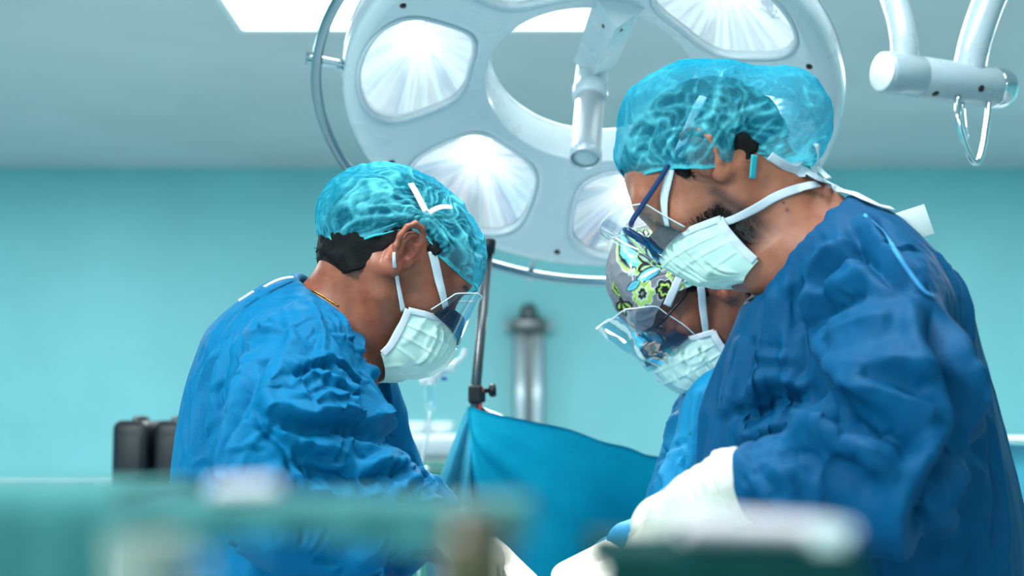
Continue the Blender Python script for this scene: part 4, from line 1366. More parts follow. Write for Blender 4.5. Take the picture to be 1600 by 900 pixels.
# ear loop behind the ear and the tie up to the cap
def path(f, pts, off=.002, y=None):
    q = [on(f, a, b, off, y) for a, b in pts]
    return np.array([a for a, _ in q]), np.array([n for _, n in q])
p_, n_ = path(fA, [(629, 486), (624, 462), (619, 436), (616, 412), (616, 394)], .002)
tape('ear_loop', p_, n_, [.0075, .0068, .006, .005, .004], maskA)
p_, n_ = path(fA, [(694, 480), (689, 458), (684, 436), (679, 412), (674, 392)], .003)
tape('tie', p_, n_, .0125, maskA)
Lp = [(645, 283, .045), (652, 298, .060), (660, 318, .074), (667, 336, .080)]
pv = lambda pts, lift=.003: np.array([A_pose.w(np.array([x, *hp(a, b, x)[1:]])) for a, b, x in pts])
def on_cap(pose, vol, pts, off=.003):
    f = lambda p: vol(pose.l(p)) * pose.s
    q = [on(f, a, b, off) for a, b in pts]
    return np.array([a for a, _ in q]), np.array([n for _, n in q])
p_, n_ = on_cap(A_pose, volA, [(640, 290), (648, 303), (656, 318), (664, 333)], .0045)
tape('crown_tie', p_, n_, .0095, maskA)
p_, n_ = on_cap(A_pose, volA, [(668, 335), (678, 329), (690, 326), (703, 327)], .0050)
tape('crown_tie', p_, n_, .0075, maskA)

# eye shield: foam strip, clear film, pale tube painting the glint on its edge
def visor(pose, parent, S0, F0, S1, F1, nu=60, nv=24, e0=1.0, e1=.8, crumple=.0, seed=0, mat='visor'):
    u = np.linspace(-1, 1, nu); G = []
    for v in np.linspace(0, 1, nv):
        S = np.array(S0) * (1 - v) + np.array(S1) * v; Fr = np.array(F0) * (1 - v) + np.array(F1) * v
        uu = u * (1 - .28 * np.clip((v - .72) / .28, 0, 1) ** 2.2)
        a = arc(uu, S, Fr, e0 * (1 - v) + e1 * v)
        G.append(a)
    G = np.stack(G, 1)
    L = G.reshape(-1, 3)
    if crumple:
        L = L + np.stack([noise3(L * 22 + seed), noise3(L * 22 + seed + 9), noise3(L * 22 + seed + 17)], 1) * crumple
    V = pose.w(L)
    vis = mesh_obj('eye_shield', V, grid_faces(nu, nv), M[mat], parent, label='clear plastic eye shield')
    g = V.reshape(nu, nv, 3)
    rim = np.concatenate([g[0, :], g[:, -1], g[-1, ::-1]])
    mesh_obj('shield_edge_glint', *tube(rim, .0009, 6), M['visor_edge'], vis)
    return vis, g
vA, gA_ = visor(A_pose, maskA, (.069, .070, -.032), (0, .150, -.030), (.073, .082, .022), (0, .122, .046), crumple=.001)
def foam(pose, parent, S0, F0, S1, F1, um=.8, e=1.0):
    u = np.linspace(-um, um, 40)
    g = np.stack([arc(u, np.array(S0) * (1 - v) + np.array(S1) * v, np.array(F0) * (1 - v) + np.array(F1) * v, e) for v in np.linspace(0, 1, 5)], 1)
    L = g.reshape(-1, 3); F = grid_faces(40, 5); N = vnormals(L, F)
    if (N * L)[:, 1].sum() < 0: N = -N
    V = np.concatenate([L, L - N * .004]); n = len(L)
    Fs = [tuple(f) for f in F] + [tuple(n + i for i in f[::-1]) for f in F]
    for i in range(39):
        for j in (0, 4):
            a, b = i * 5 + j, (i + 1) * 5 + j; Fs.append((a, b, b + n, a + n))
    mesh_obj('foam_strip', pose.w(V), Fs, M['foam'], parent)
foam(A_pose, maskA, (.067, .066, -.034), (0, .146, -.022), (.066, .078, -.012), (0, .128, .006), .9)

# gown
fcA = np.array([1.0, 0, 0])
gA1 = torso_sdf([P(474, 558, 2.07), P(438, 625, 2.07), P(428, 720, 2.07), P(436, 860, 2.07), np.array([PEL[0], 2.07, .40])], [.09, .170, .188, .190, .235], fcA, .70)
shA = s_union([s_caps(nb + [-.060, .0, -.045], RS + [-.03, .03, .01], .062, .076), s_caps(nb + [-.060, 0, -.045], LS + [-.03, -.03, .01], .062, .076)], .04)
armA = limb([RS + [-.01, 0, 0], RS * .5 + RE * .5 + [-.01, -.01, 0], RE, RE * .45 + RW * .55 + [0, 0, .005], RW], [.082, .084, .070, .074, .044], .05)
armA2 = limb([LS + [-.005, 0, 0], LS * .5 + LE * .5 + [.0, 0, 0], LE, LW], [.075, .075, .07, .045], .05)
neckA = s_union([s_caps(A_pose.w((0, -.03, -.03)), nb, .076, .080), s_caps(A_pose.w((0, .03, -.085)), nb + [.035, 0, -.015], .050, .062), s_caps(nb, nb + [.05, 0, .03], .075, .08)], .02)
def gownA(p):
    d = smin(gA1(p), shA(p), .07)
    d = smin(d, armA2(p), .05)
    d = smin(d, armA(p), .045)
    return smax(d, -neckA(p), .006)
foldsA = [
    ([(405, 652), (440, 648), (490, 655), (540, 655), (585, 668), (630, 705)], .016, .026, 'step'),
    ([(405, 655), (440, 680), (470, 695), (510, 705), (560, 712)], .009, .014, 'step'),
    ([(402, 655), (380, 690), (370, 720), (385, 770), (400, 800)], .012, .016, 'step'),
    ([(555, 500), (583, 560), (598, 610), (615, 690)], .014, .020, 'step'),
    ([(545, 500), (560, 540), (580, 580), (592, 640)], .009, .012, 'ridge'),
    ([(365, 520), (340, 600), (330, 680), (335, 760)], .010, .012, 'step'),
    ([(395, 540), (375, 620), (352, 700), (345, 780)], .010, .014, 'step'),
    ([(345, 540), (312, 610), (305, 700), (310, 780)], .009, .010, 'ridge'),
    ([(300, 590), (292, 650), (296, 720)], .008, .008, 'valley'),
    ([(420, 560), (392, 620), (365, 690)], .010, .010, 'valley'),
    ([(470, 520), (440, 580), (420, 620), (408, 650)], .013, .012, 'ridge'),
    ([(455, 590), (480, 572), (510, 568), (540, 590), (570, 620)], .007, .011, 'step'),
    ([(450, 615), (490, 590), (530, 605), (560, 640)], .006, .010, 'ridge'),
    ([(500, 560), (520, 580), (535, 610), (530, 645)], .005, .008, 'step'),
    ([(470, 640), (500, 610), (515, 590)], .005, .008, 'valley'),
    ([(560, 590), (575, 620), (590, 650), (595, 665)], .006, .009, 'ridge'),
    ([(440, 625), (480, 632), (520, 622), (548, 640)], .005, .008, 'ridge'),
    ([(480, 465), (500, 500), (506, 530), (500, 560)], .005, .006, 'ridge'),
    ([(520, 480), (540, 520), (560, 545)], .006, .007, 'valley'),
    ([(440, 480), (455, 520), (450, 560)], .006, .005, 'ridge'),
    ([(430, 700), (480, 740), (540, 750), (600, 740), (640, 725)], .012, .014, 'valley'),
    ([(450, 730), (500, 770), (560, 785)], .012, .014, 'ridge'),
    ([(540, 760), (580, 730), (620, 715)], .008, .012, 'ridge'),
    ([(600, 770), (625, 740), (645, 730)], .008, .012, 'valley'),
    ([(640, 790), (650, 760), (642, 735)], .008, .010, 'ridge'),
    ([(480, 690), (540, 690), (600, 700)], .010, .008, 'ridge'),
]
def crA(V):
    d = np.minimum(armA(V), 9)
    up = np.exp(-(np.linalg.norm(V - (RS * .55 + RE * .45 + [.03, -.06, 0]), axis=1) / .13) ** 2)
    return np.clip(.25 + .55 * (d < .03) + .6 * up, 0, 1.1)
def innerA(p): return gownA(p) + .010 + .016 * np.clip((1.42 - p[:, 2]) / .12, 0, 1)
def pinA(V): return (neckA(V) < .016) | (V[:, 2] < .55) | (np.linalg.norm(V - RW, axis=1) < .06) | (np.linalg.norm(V - LW, axis=1) < .06)
V, F = gown_mesh(gownA, (-.80, 1.55, .45), (.12, 2.48, 1.52), .0112, foldsA, crA, 1, fine=.0018, minor=130, gain=1.05, settle=(innerA, pinA, dict(bend=.02, extra=.05)))
gownA_o = mesh_obj('surgical_gown', V, F, M['gown_bright'], root, label='crumpled bright blue surgical gown')
print('left gown', len(V), round(_time.perf_counter() - _T0, 1))
# white collar edge and chain at the nape
q = [on(gownA, a, b, .002) for a, b in ((374, 472), (385, 465), (397, 457))]
mesh_obj('neck_tie', *ribbon(spline([a for a, _ in q], 5), spline([n for _, n in q], 5), .006, .002), M['collar_white'], gownA_o)
q = [on(gownA, a, b, .002) for a, b in ((414, 450), (429, 442), (444, 437), (458, 435))]
mesh_obj('neck_tie', *ribbon(spline([a for a, _ in q], 5), spline([n for _, n in q], 5), .006, .002), M['collar_white'], gownA_o)
q = np.array([on(fA, a, b, .0012)[0] for a, b in ((478, 453), (490, 455), (503, 462), (516, 470), (528, 478))])
qs = spline(q, 12)
mesh_obj('necklace', *tube(qs + noise3(qs * 900)[:, None] * .0004, .0014 + .0006 * np.sin(np.arange(len(qs)) * 2.1), 6), M['gold'], root)
# gloved hands
g = hand_sdf(RW + [.02, .01, -.01], P(790, 930, 1.93) - RW, np.array([.15, -.5, .85]), -1, (28, 40, 30))
V, F = sdf_mesh(g, RW - .22, RW + .30, .0035, 1, 1); gl = mesh_obj('glove', V, F, M['glove'], root)
g = hand_sdf(LW + [.02, -.02, -.01], P(800, 935, 2.02) - LW, np.array([.1, -.2, .95]), 1, (30, 40, 30))
V, F = sdf_mesh(g, LW - .22, LW + .30, .0035, 1, 1); mesh_obj('glove', V, F, M['glove'], root)
simple_legs(root, [np.array([PEL[0], 1.97, .90]), np.array([PEL[0], 2.17, .90])], [np.array([PEL[0] - .02, 1.96, 0]), np.array([PEL[0] - .02, 2.18, 0])], 0, M['trousers'])
print('left done', round(_time.perf_counter() - _T0, 1))

# ================================================================== surgeon on the right
B_pose = Pose(160, 51, 0, (1096, 246), 1.80, -1)
nb = P(1252, 380, 1.85); C7 = P(1288, 376, 1.85)
T0, T1, T2, PEL = P(1315, 440, 1.84), P(1346, 535, 1.83), P(1368, 690, 1.83), P(1400, 930, 1.85)
LS, LE, LW = P(1388, 495, 1.64), P(1405, 712, 1.50), P(1155, 757, 1.58)
RS, RE, RW = P(1330, 480, 1.97), P(1225, 720, 1.97), P(1010, 890, 1.92)
root = empty('person', (PEL[0], 1.84, 0), 'surgeon on the right, nearest, in dark blue gown, with glasses and a loose turquoise cap', 'person', 'surgeons at the operating table')
chestB = s_union([s_flat(T0 + [0, 0, -.03], T2, .09, .14, (1, 0, 0), .7), s_caps(LS + [0, .06, -.02], RS + [0, -.03, -.02], .04, .045), s_caps(nb + [.04, 0, -.03], LS + [0, .06, -.02], .045, .03), s_caps(nb + [.04, 0, -.03], RS + [0, -.04, -.01], .05, .04)], .05)
fB = head_sdf(B_pose, (nb, C7, (-.045, 0, -.02)), chestB, nose=.97)
skB = s_union([chestB, limb([LS + [0, .03, 0], LE + [0, .02, 0], LW], [.026, .020, .022]), limb([RS, RE, RW], [.030, .024, .022]), s_flat(T2, PEL, .14, .15, (1, 0, 0), .7), limb([PEL + [0, -.09, 0], [PEL[0], 1.75, .1]], [.07, .05]), limb([PEL + [0, .09, 0], [PEL[0], 1.95, .1]], [.07, .05])], .04)
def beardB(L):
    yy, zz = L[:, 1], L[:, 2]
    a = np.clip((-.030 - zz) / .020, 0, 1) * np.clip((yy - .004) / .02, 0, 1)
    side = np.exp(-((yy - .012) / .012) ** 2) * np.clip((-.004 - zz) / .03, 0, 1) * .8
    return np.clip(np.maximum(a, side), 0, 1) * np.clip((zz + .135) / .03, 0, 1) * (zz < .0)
mol = [(on(fB, a, b)[0], r) for a, b, r in ((1224, 317, .0020), (1230, 328, .0026))]
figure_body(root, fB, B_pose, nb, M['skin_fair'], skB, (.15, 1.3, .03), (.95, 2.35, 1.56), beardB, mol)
for sx in (1, -1): iris_eye(B_pose, sx, root, (sx * .2, 1, -.25))
hair_cap(B_pose, fB, root, -.046, seed=9, burn=.0)
# short beard hairs along the jaw
rng = np.random.default_rng(5); hp = lambda px, py, x: B_pose.px(px, py, x)
parts = []
for _ in range(700):
    px_, py_ = rng.normal(1120, 22), rng.normal(352, 24)
    if py_ < 318 + abs(px_ - 1120) * .5 or px_ > 1175: continue
    p0, n0 = on(fB, px_, py_, 0)
    dd = -B_pose.R[:, 2] * .8 + B_pose.R[:, 1] * .3 + rng.normal(0, .3, 3); dd -= (dd @ n0) * n0; dd /= np.linalg.norm(dd)
    ln = rng.uniform(.004, .009)
    parts.append(tube(np.array([p0 - n0 * .0005, p0 + dd * ln * .6 + n0 * .0022, p0 + dd * ln + n0 * .002]), [.0005, .0004, .0001], 3, caps=False))
bdo = mesh_obj('beard', *merge(parts), M['hair'], root); bdo['kind'] = 'stuff'

def volB(q):
    d = smin(s_ell((0, -.018, .034), (.084, .106, .097))(q), s_ell((0, .035, .040), (.076, .076, .080))(q), .03)
    A_ = B_pose.R.T
    d = smin(d, s_ell(hp(1100, 186, .0), (.112, .100, .078), A_)(q), .03)
    d = smin(d, s_ell(hp(1222, 192, -.005), (.064, .075, .074), A_)(q), .03)
    d = smin(d, s_ell((-.080, -.012, .012), (.022, .046, .050))(q), .02); d = smin(d, s_ell((.080, -.012, .012), (.022, .046, .050))(q), .02)
    return d
rimB = [tuple(hp(976, 284, 0) * [0, 1, 1]), tuple(hp(1000, 274, -.056)), tuple(hp(1042, 264, -.080)), tuple(hp(1095, 264, -.096)), tuple(hp(1142, 261, -.080)), tuple(hp(1188, 252, -.060)), tuple(hp(1235, 262, -.055)), tuple(hp(1282, 270, -.03)), tuple(hp(1288, 268, 0) * [0, 1, 1])]
rimB = [(0 if i in (0, 8) else r[0], r[1], r[2]) for i, r in enumerate(rimB)]
axB = B_pose.R.T @ np.array([.05, .0, 1.0])
V, F, dn = dome(B_pose, volB, axB, tuple(hp(1125, 212, 0) * [0, 1, 1]), rimB, seed=3, amp=.0028, rim_gather=.0018,
                gathers=[(hp(1065, 254, -.08), 2.6, .0035, .10), (hp(1215, 245, -.055), 3.0, .004, .10), (hp(1255, 255, -.04), 4.0, .003, .06)],
                lines=[([(1072, 256), (1088, 212), (1116, 168), (1126, 128)], .0060, .55), ([(1138, 246), (1150, 196), (1166, 148)], .0026, .8), ([(1006, 226), (1050, 202), (1096, 196)], .0022, .6), ([(1002, 182), (1056, 166), (1104, 172)], .0024, .6),
                       ([(1118, 212), (1190, 196), (1250, 204)], .0035, .5), ([(1208, 246), (1226, 204), (1236, 160)], .0032, .7), ([(1236, 106), (1262, 146), (1276, 190)], .0024, .8), ([(1098, 252), (1120, 214), (1150, 180), (1196, 158)], .0030, .6),
                       ([(1012, 250), (1018, 216), (1030, 190)], .0020, .7), ([(1030, 256), (1044, 224), (1060, 206)], .0020, .7), ([(990, 244), (996, 214), (1004, 196)], .0020, .6), ([(1160, 250), (1180, 216), (1216, 180)], .0022, .7),
                       ([(1180, 246), (1210, 214), (1250, 196)], .0022, .6), ([(1252, 230), (1276, 218), (1294, 212)], .0018, .7), ([(1250, 170), (1275, 164), (1290, 172)], .0018, .5), ([(1100, 106), (1086, 140), (1084, 176)], .0018, .6)])
capB = mesh_obj('bouffant_cap', V, F, M['cap'], root, attrs={'dens': dn}, label='loose turquoise bouffant cap sagging at the back')
rim = V.reshape(300, 110, 3)[:, -1]; mesh_obj('elastic_rim', *tube(rim, .0014, 6, True), M['cap_band'], capB)
mesh_obj('cap_string', *ribbon(spline([on(fB, 1172, 246, .012, 1.8)[0], on(fB, 1171, 262, .009)[0], on(fB, 1172, 280, .007)[0]], 5), on(fB, 1171, 262)[1], .0085, .0022), M['cap_band'], capB)

rowsB = [(0, (.066, .035, -.064), (0, .120, -.004), 1.15), (.2, (.066, .038, -.076), (0, .130, -.022), .95), (.45, (.064, .041, -.092), (0, .130, -.042), .85), (.75, (.061, .045, -.112), (0, .122, -.082), .8), (1, (.056, .050, -.134), (0, .090, -.130), .8)]
V, F, U, Vv = mask_surface(B_pose, rowsB, creases=[(-.70, .10, .95, .10, .020, -.008), (-.48, .05, .9, .06, .022, -.007), (-.30, .05, .85, .05, .020, -.006), (-.12, .1, .8, .02, .02, -.005), (-.58, .08, .9, .08, .012, .003), (.4, .1, .8, .1, .03, -.005)], seed=2)
V = B_pose.w(V)
maskB = mesh_obj('face_mask', V, F, M['mask'], root, label='mint green mask with tapes tied behind the neck')
G = V.reshape(90, 60, 3); NG = vnormals(V, F).reshape(90, 60, 3)
if (NG[45, 30] @ B_pose.R[:, 1]) < 0: NG = -NG
for i in (1, 88): tape('edge_binding', G[i, ::3] + NG[i, ::3] * .001, NG[i, ::3], .0115, maskB, dens=3)
tape('top_binding', G[::4, 1] + NG[::4, 1] * .001, NG[::4, 1], .009, maskB, dens=3)
def pathm(f, pts, off=.002, y=None): return path(f, pts, off, y)
p_, n_ = pathm(fB, [(1046, 352), (1042, 332), (1040, 308), (1044, 286), (1050, 260)], .004)
tape('tie', p_, n_, [.008, .010, .0115, .0115, .011], maskB)
q_ = [on(lambda p: s_ell((0, -.012, .030), (.083, .104, .096))(B_pose.l(p)), a, b, .001) for a, b in ((1052, 258), (1066, 225), (1082, 185), (1100, 150), (1122, 122), (1150, 108))]
tape('under_cap_tie', [a for a, _ in q_], [n for _, n in q_], .0115, maskB)
p_, n_ = pathm(fB, [(1124, 350), (1150, 340), (1180, 325), (1212, 308), (1245, 296), (1275, 290), (1300, 290)], .003)
tape('neck_tape', p_, n_, [.010, .010, .0115, .0115, .0115, .010, .009], maskB)
kn = on(fB, 1252, 264, .012, 1.8)[0]
p_, n_ = pathm(lambda p: np.minimum(fB(p), volB(B_pose.l(p))), [(1204, 240), (1220, 250), (1238, 260), (1256, 272), (1280, 284), (1304, 292)], .005)
tape('crown_tape', p_, n_, [.013, .014, .016, .018, .014, .011], maskB)
lp_ = [on(fB, a, b, o, 1.8)[0] for a, b, o in ((1236, 266, .008), (1246, 250, .020), (1256, 244, .024), (1264, 252, .020), (1268, 270, .012), (1290, 286, .008))]
tape('bow_loop', lp_, n_[3] * .6 + B_pose.R[:, 0] * -.4, [.012, .009, .006, .006, .007, .008], maskB)

def glasses(pose, parent, mat, y=.112, w=.054, h=.036, xc=.033, zc=.008, thick=1.0):
    fr = None
    def w_(x, yy, z): return pose.w((x, yy, z))
    parts = []
    for sx in (-1, 1):
        a = np.linspace(0, 2 * np.pi, 40, endpoint=False)
        ex = .55
        X = sx * xc + w / 2 * np.sign(np.cos(a)) * np.abs(np.cos(a)) ** ex; Z = zc + h / 2 * np.sign(np.sin(a)) * np.abs(np.sin(a)) ** ex
        Y = y - .9 * np.clip(np.abs(X) - .02, 0, 1) ** 1.6 + (Z - zc) * .10
        parts.append(tube(pose.w(np.stack([X, Y, Z], 1)), .0019 * thick, 8, True))
        xt = sx * (xc + w / 2)
        tp = np.array([w_(xt, y - .011, zc + .010), w_(sx * .070, y - .022, zc + .010), w_(sx * .079, .05, zc + .010), w_(sx * .0825, .0, zc + .012), w_(sx * .083, -.030, zc - .004)])
        parts.append(tube(spline(tp, 6), [.0021 * thick] * 25, 8))
    parts.append(tube(spline([w_(-.0075, y + .001, zc + .006), w_(0, y + .004, zc + .009), w_(.0075, y + .001, zc + .006)], 5), .0018, 8))
    g = mesh_obj('glasses', *merge(parts), mat, parent)
    for sx in (-1, 1):
        nn = 8; gx = np.linspace(-1, 1, nn)
        X, Z = np.meshgrid(gx * w / 2 * .94 + sx * xc, gx * h / 2 * .94 + zc, indexing='ij')
        Y = y - .9 * np.clip(np.abs(X) - .02, 0, 1) ** 1.6 + (Z - zc) * .10
        mesh_obj('lens', pose.w(np.stack([X, Y, Z], -1).reshape(-1, 3)), grid_faces(nn, nn), M['visor'], g)
    return g
M['navy_plastic'] = plain('navy_glasses_frame', lin(14, 52, 100), .25, var=.05)
M['dark_metal'] = plain('dark_glasses_frame', lin(20, 26, 34), .25, .6, var=.05)
glasses(B_pose, root, M['navy_plastic'], y=.124, zc=.018, thick=1.8)
visor(B_pose, maskB, (.068, .072, -.034), (0, .140, -.026), (.076, .080, .045), (0, .150, .068), crumple=.0022, seed=4)
foam(B_pose, maskB, (.066, .064, -.036), (0, .136, -.018), (.066, .078, -.010), (0, .126, .008), .85)

M['gown_tie'] = gown_mat('pale_gown_tie', lin(70, 150, 198), lin(50, 130, 184))
# gown
fcB = np.array([1.0, 0, 0])
gB1 = torso_sdf([T0, T1, T2, P(1400, 860, 1.83), np.array([PEL[0], 1.83, .40])], [.088, .160, .172, .180, .225], fcB, .83)
shB = s_union([s_caps(nb + [.050, 0, -.03], LS + [.02, .04, .015], .058, .072), s_caps(nb + [.050, 0, -.03], RS + [.02, -.04, .015], .058, .072)], .04)
frB = s_union([s_caps(P(1255, 500, 1.86), P(1200, 660, 1.86), .070, .085), s_caps(P(1200, 660, 1.86), P(1185, 860, 1.86), .085, .095), s_caps(P(1438, 440, 1.95), P(1458, 560, 1.92), .052, .058), s_caps(P(1470, 640, 1.85), P(1530, 900, 1.85), .070, .08)], .06)
armB = limb([LS, LS * .5 + LE * .5 + [.012, -.005, 0], LE, LE * .5 + LW * .5 + [0, 0, -.002], LW], [.076, .084, .064, .062, .036], .05)
armB2 = limb([RS, RS * .5 + RE * .5, RE, RW], [.08, .08, .08, .045], .05)
neckB = s_union([s_caps(B_pose.w((0, -.03, -.03)), nb, .074, .078), s_caps(B_pose.w((0, .03, -.085)), nb + [-.045, 0, -.02], .052, .064), s_caps(nb, nb + [-.05, 0, .03], .075, .08)], .02)
def gownB(p):
    d = smin(smin(gB1(p), shB(p), .06), frB(p), .06)
    d = smin(d, armB2(p), .05)
    d = smin(d, armB(p), .022)
    return smax(d, -neckB(p), .006)
foldsB = [
    ([(1345, 330), (1365, 375), (1400, 410), (1430, 440), (1455, 465)], .010, .014, 'ridge'),
    ([(1335, 350), (1350, 395), (1385, 425), (1425, 455)], .011, .014, 'valley'),
    ([(1356, 385), (1318, 402), (1290, 425), (1274, 462)], .014, .016, 'valley'),
    ([(1310, 380), (1275, 420), (1262, 470), (1266, 520)], .014, .012, 'ridge'),
    ([(1256, 430), (1244, 500), (1250, 560), (1240, 600)], .014, .018, 'valley'),
    ([(1360, 452), (1312, 468), (1280, 492), (1258, 525)], .016, .018, 'valley'),
    ([(1400, 500), (1340, 505), (1300, 530), (1275, 565)], .018, .012, 'ridge'),
    ([(1258, 575), (1275, 612), (1305, 645), (1350, 660), (1420, 690), (1445, 705)], .018, .026, 'valley'),
    ([(1290, 560), (1350, 572), (1410, 568), (1465, 590)], .020, .016, 'ridge'),
    ([(1310, 610), (1370, 620), (1430, 640), (1470, 670)], .016, .014, 'ridge'),
    ([(1345, 590), (1400, 596), (1450, 622)], .012, .010, 'valley'),
    ([(1162, 665), (1190, 640), (1222, 628), (1245, 645)], .016, .030, 'valley'),
    ([(1150, 700), (1190, 668), (1240, 658), (1290, 678), (1360, 702), (1420, 718)], .018, .020, 'ridge'),
    ([(1200, 715), (1250, 700), (1310, 715), (1370, 740)], .016, .012, 'valley'),
    ([(1180, 730), (1205, 760), (1215, 785)], .010, .010, 'valley'),
    ([(1245, 590), (1224, 615), (1205, 650)], .011, .014, 'ridge'),
    ([(1175, 440), (1160, 520), (1140, 600), (1130, 660)], .010, .012, 'ridge'),
    ([(1190, 430), (1176, 520), (1160, 600), (1152, 660)], .010, .012, 'valley'),
    ([(1212, 440), (1198, 520), (1186, 600), (1176, 645)], .012, .012, 'ridge'),
    ([(1165, 555), (1200, 558), (1240, 562)], .006, .006, 'ridge'),
    ([(1456, 468), (1476, 540), (1500, 610), (1498, 680), (1474, 750), (1450, 820), (1436, 885)], .016, .034, 'valley'),
    ([(1505, 560), (1520, 640), (1524, 740), (1516, 860)], .014, .014, 'ridge'),
    ([(1540, 640), (1554, 720), (1560, 800), (1556, 880)], .011, .012, 'valley'),
    ([(1492, 740), (1484, 820), (1476, 890)], .013, .014, 'ridge'),
    ([(1470, 400), (1498, 430), (1508, 480), (1506, 530)], .012, .016, 'valley'),
]
def crB(V):
    d = armB(V)
    return np.clip(.18 + .22 * (d < .03), 0, 1)
def innerB(p): return gownB(p) + .012 + .016 * np.clip((1.42 - p[:, 2]) / .12, 0, 1)
def pinB(V): return (neckB(V) < .016) | (V[:, 2] < .55) | (np.linalg.norm(V - RW, axis=1) < .06) | (np.linalg.norm(V - LW, axis=1) < .05)
V, F = gown_mesh(gownB, (.05, 1.30, .45), (1.0, 2.40, 1.60), .0115, foldsB, crB, 5, fine=.0005, minor=8, gain=.95, broad=1.0, big=.002, settle=(innerB, pinB, dict(bend=.3, extra=.015, start=.002)))
gownB_o = mesh_obj('surgical_gown', V, F, M['gown_deep'], root, label='dark blue surgical gown')
bvB = bvh_of(V, F)
def on_b(bv, px, py, off):
    h = bv.ray_cast(Vector(CAM), Vector(ray(px, py)))
    if h[0] is None: return P(px, py, 1.85), np.array([0, -1.0, 0])
    n = np.array(h[1]); n = n if n @ ray(px, py) < 0 else -n
    return np.array(h[0]) + n * off, n
q = [on_b(bvB, a, b, .003) for a, b in ((1352, 338), (1378, 364), (1402, 396), (1424, 428), (1442, 456), (1458, 466))]
gt = ribbon(spline([a for a, _ in q], 5), spline([n for _, n in q], 5), .0045, .0010)
mesh_obj('gown_tie', *gt, M['gown_tie'], gownB_o)
q = [on_b(bvB, a, b, .004) for a, b in ((1304, 297), (1330, 306), (1352, 316), (1374, 326), (1392, 330))]
tape('tape_tail', [P(1300, 291, 1.79)] + [a for a, _ in q], [n for _, n in q[:1] + q], [.010, .012, .016, .016, .013, .010], maskB)
V, F = box((0, 0, 0), (.042, .0016, .040), .0006, None)
lab_c = P(1428, 350, 1.80); mesh_obj('paper_tag', V @ rotm('Y', -18).T + lab_c, F, M['collar_white'], gownB_o)
# gloves: near hand with its cuff over the sleeve
Wn = P(1098, 784, 1.60); Kn = P(962, 862, 1.69)
g0 = hand_sdf(Wn, Kn - Wn, np.array([-.25, -.55, .80]), 1, (26, 42, 30), size=1.06)
cf = s_union([s_caps(LW + (Wn - LW) * .12, Wn, .043, .031), s_caps(Wn, Wn * .7 + Kn * .3, .031, .030)], .02)
g = lambda p: smin(g0(p), cf(p), .02)
V, F = sdf_mesh(g, np.minimum(LW, Kn) - .16, np.maximum(LW, Kn) + .14, .003, 1, 1)
axw = (Wn - LW) / np.linalg.norm(Wn - LW); tt = (V - LW) @ axw
V = V + vnormals(V, F) * ((.0007 * np.sin(tt * 420 + noise3(V * 30) * 2.5) * np.exp(-((tt - .01) / .045) ** 2)) + noise3(V * np.array([40, 40, 40])) * .0012)[:, None]
glB = mesh_obj('glove', V, F, M['glove'], root)
R_ = frame_from(axw); a = np.arange(40) * 2 * np.pi / 40
ring = LW + axw * .008 + (np.cos(a)[:, None] * R_[:, 0] + np.sin(a)[:, None] * R_[:, 1]) * .0432
mesh_obj('rolled_cuff', *tube(ring, .0024, 8, True), M['glove'], glB)
g = hand_sdf(RW + [-.01, 0, -.005], P(885, 918, 1.90) - RW, np.array([-.2, -.35, .9]), -1, (26, 38, 28))
V, F = sdf_mesh(g, RW - .26, RW + .2, .0035, 1, 1); mesh_obj('glove', V, F, M['glove'], root)
simple_legs(root, [np.array([PEL[0], 1.74, .90]), np.array([PEL[0], 1.94, .90])], [np.array([PEL[0] + .02, 1.73, 0]), np.array([PEL[0] + .02, 1.95, 0])], 180, M['trousers'])
print('right done', round(_time.perf_counter() - _T0, 1))

# ================================================================== third surgeon, behind
C_pose = Pose(187, 49, 0, (1112, 437), 2.22, -1)
nb = P(1205, 560, 2.33); C7 = P(1222, 545, 2.34)
T0, T1, T2, PEL = P(1210, 600, 2.36), P(1205, 680, 2.37), P(1190, 800, 2.37), P(1200, 960, 2.38)
LS, LE, LW = P(1140, 655, 2.20), P(1090, 850, 2.17), P(985, 852, 2.05)
RS, RE, RW = P(1190, 650, 2.54), P(1120, 850, 2.52), P(960, 880, 2.22)
root = empty('person', (PEL[0], 2.30, 0), 'third surgeon behind the right one, in a light blue gown and grey paisley patterned cap', 'person', 'surgeons at the operating table')
chestC = s_union([s_flat(T0, T2, .09, .13, (1, 0, 0), .7), s_caps(LS + [.02, .03, -.02], RS + [.0, -.03, -.02], .05, .05)], .05)
fC = head_sdf(C_pose, (nb, C7, (-.04, -.01, -.02)), chestC, jaw=.92)
skC = s_union([chestC, limb([LS, LE, LW], [.04, .034, .026]), limb([RS, RE, RW], [.04, .034, .026]), s_flat(T2, PEL, .13, .14, (1, 0, 0), .7), limb([PEL + [0, -.09, 0], [PEL[0], 2.29, .1]], [.07, .05]), limb([PEL + [0, .09, 0], [PEL[0], 2.49, .1]], [.07, .05])], .04)
figure_body(root, fC, C_pose, nb, M['skin_warm'], skC, (.05, 1.88, .03), (.78, 2.84, 1.45))
for sx in (1, -1): iris_eye(C_pose, sx, root, (sx * .1, 1, -.3))
hair_cap(C_pose, fC, root, -.088, seed=14, burn=-.010, thick=.009)
hp = lambda px, py, x: C_pose.px(px, py, x)
def volC(q):
    d = smin(s_ell((0, -.018, .036), (.086, .108, .098))(q), s_ell((0, .035, .044), (.079, .080, .084))(q), .03)
    d = smin(d, s_ell((0, .0, .078), (.068, .084, .076))(q), .03)
    return smin(d, s_ell((0, -.050, .050), (.074, .082, .080))(q), .04)
rimC = [(0, .112, .026), (.045, .098, .022), tuple(hp(1040, 462, -.080)), tuple(hp(1100, 438, -.084)), tuple(hp(1150, 432, -.074)), (-.050, -.095, -.010), (0, -.118, -.020)]
NU, NV = 560, 210
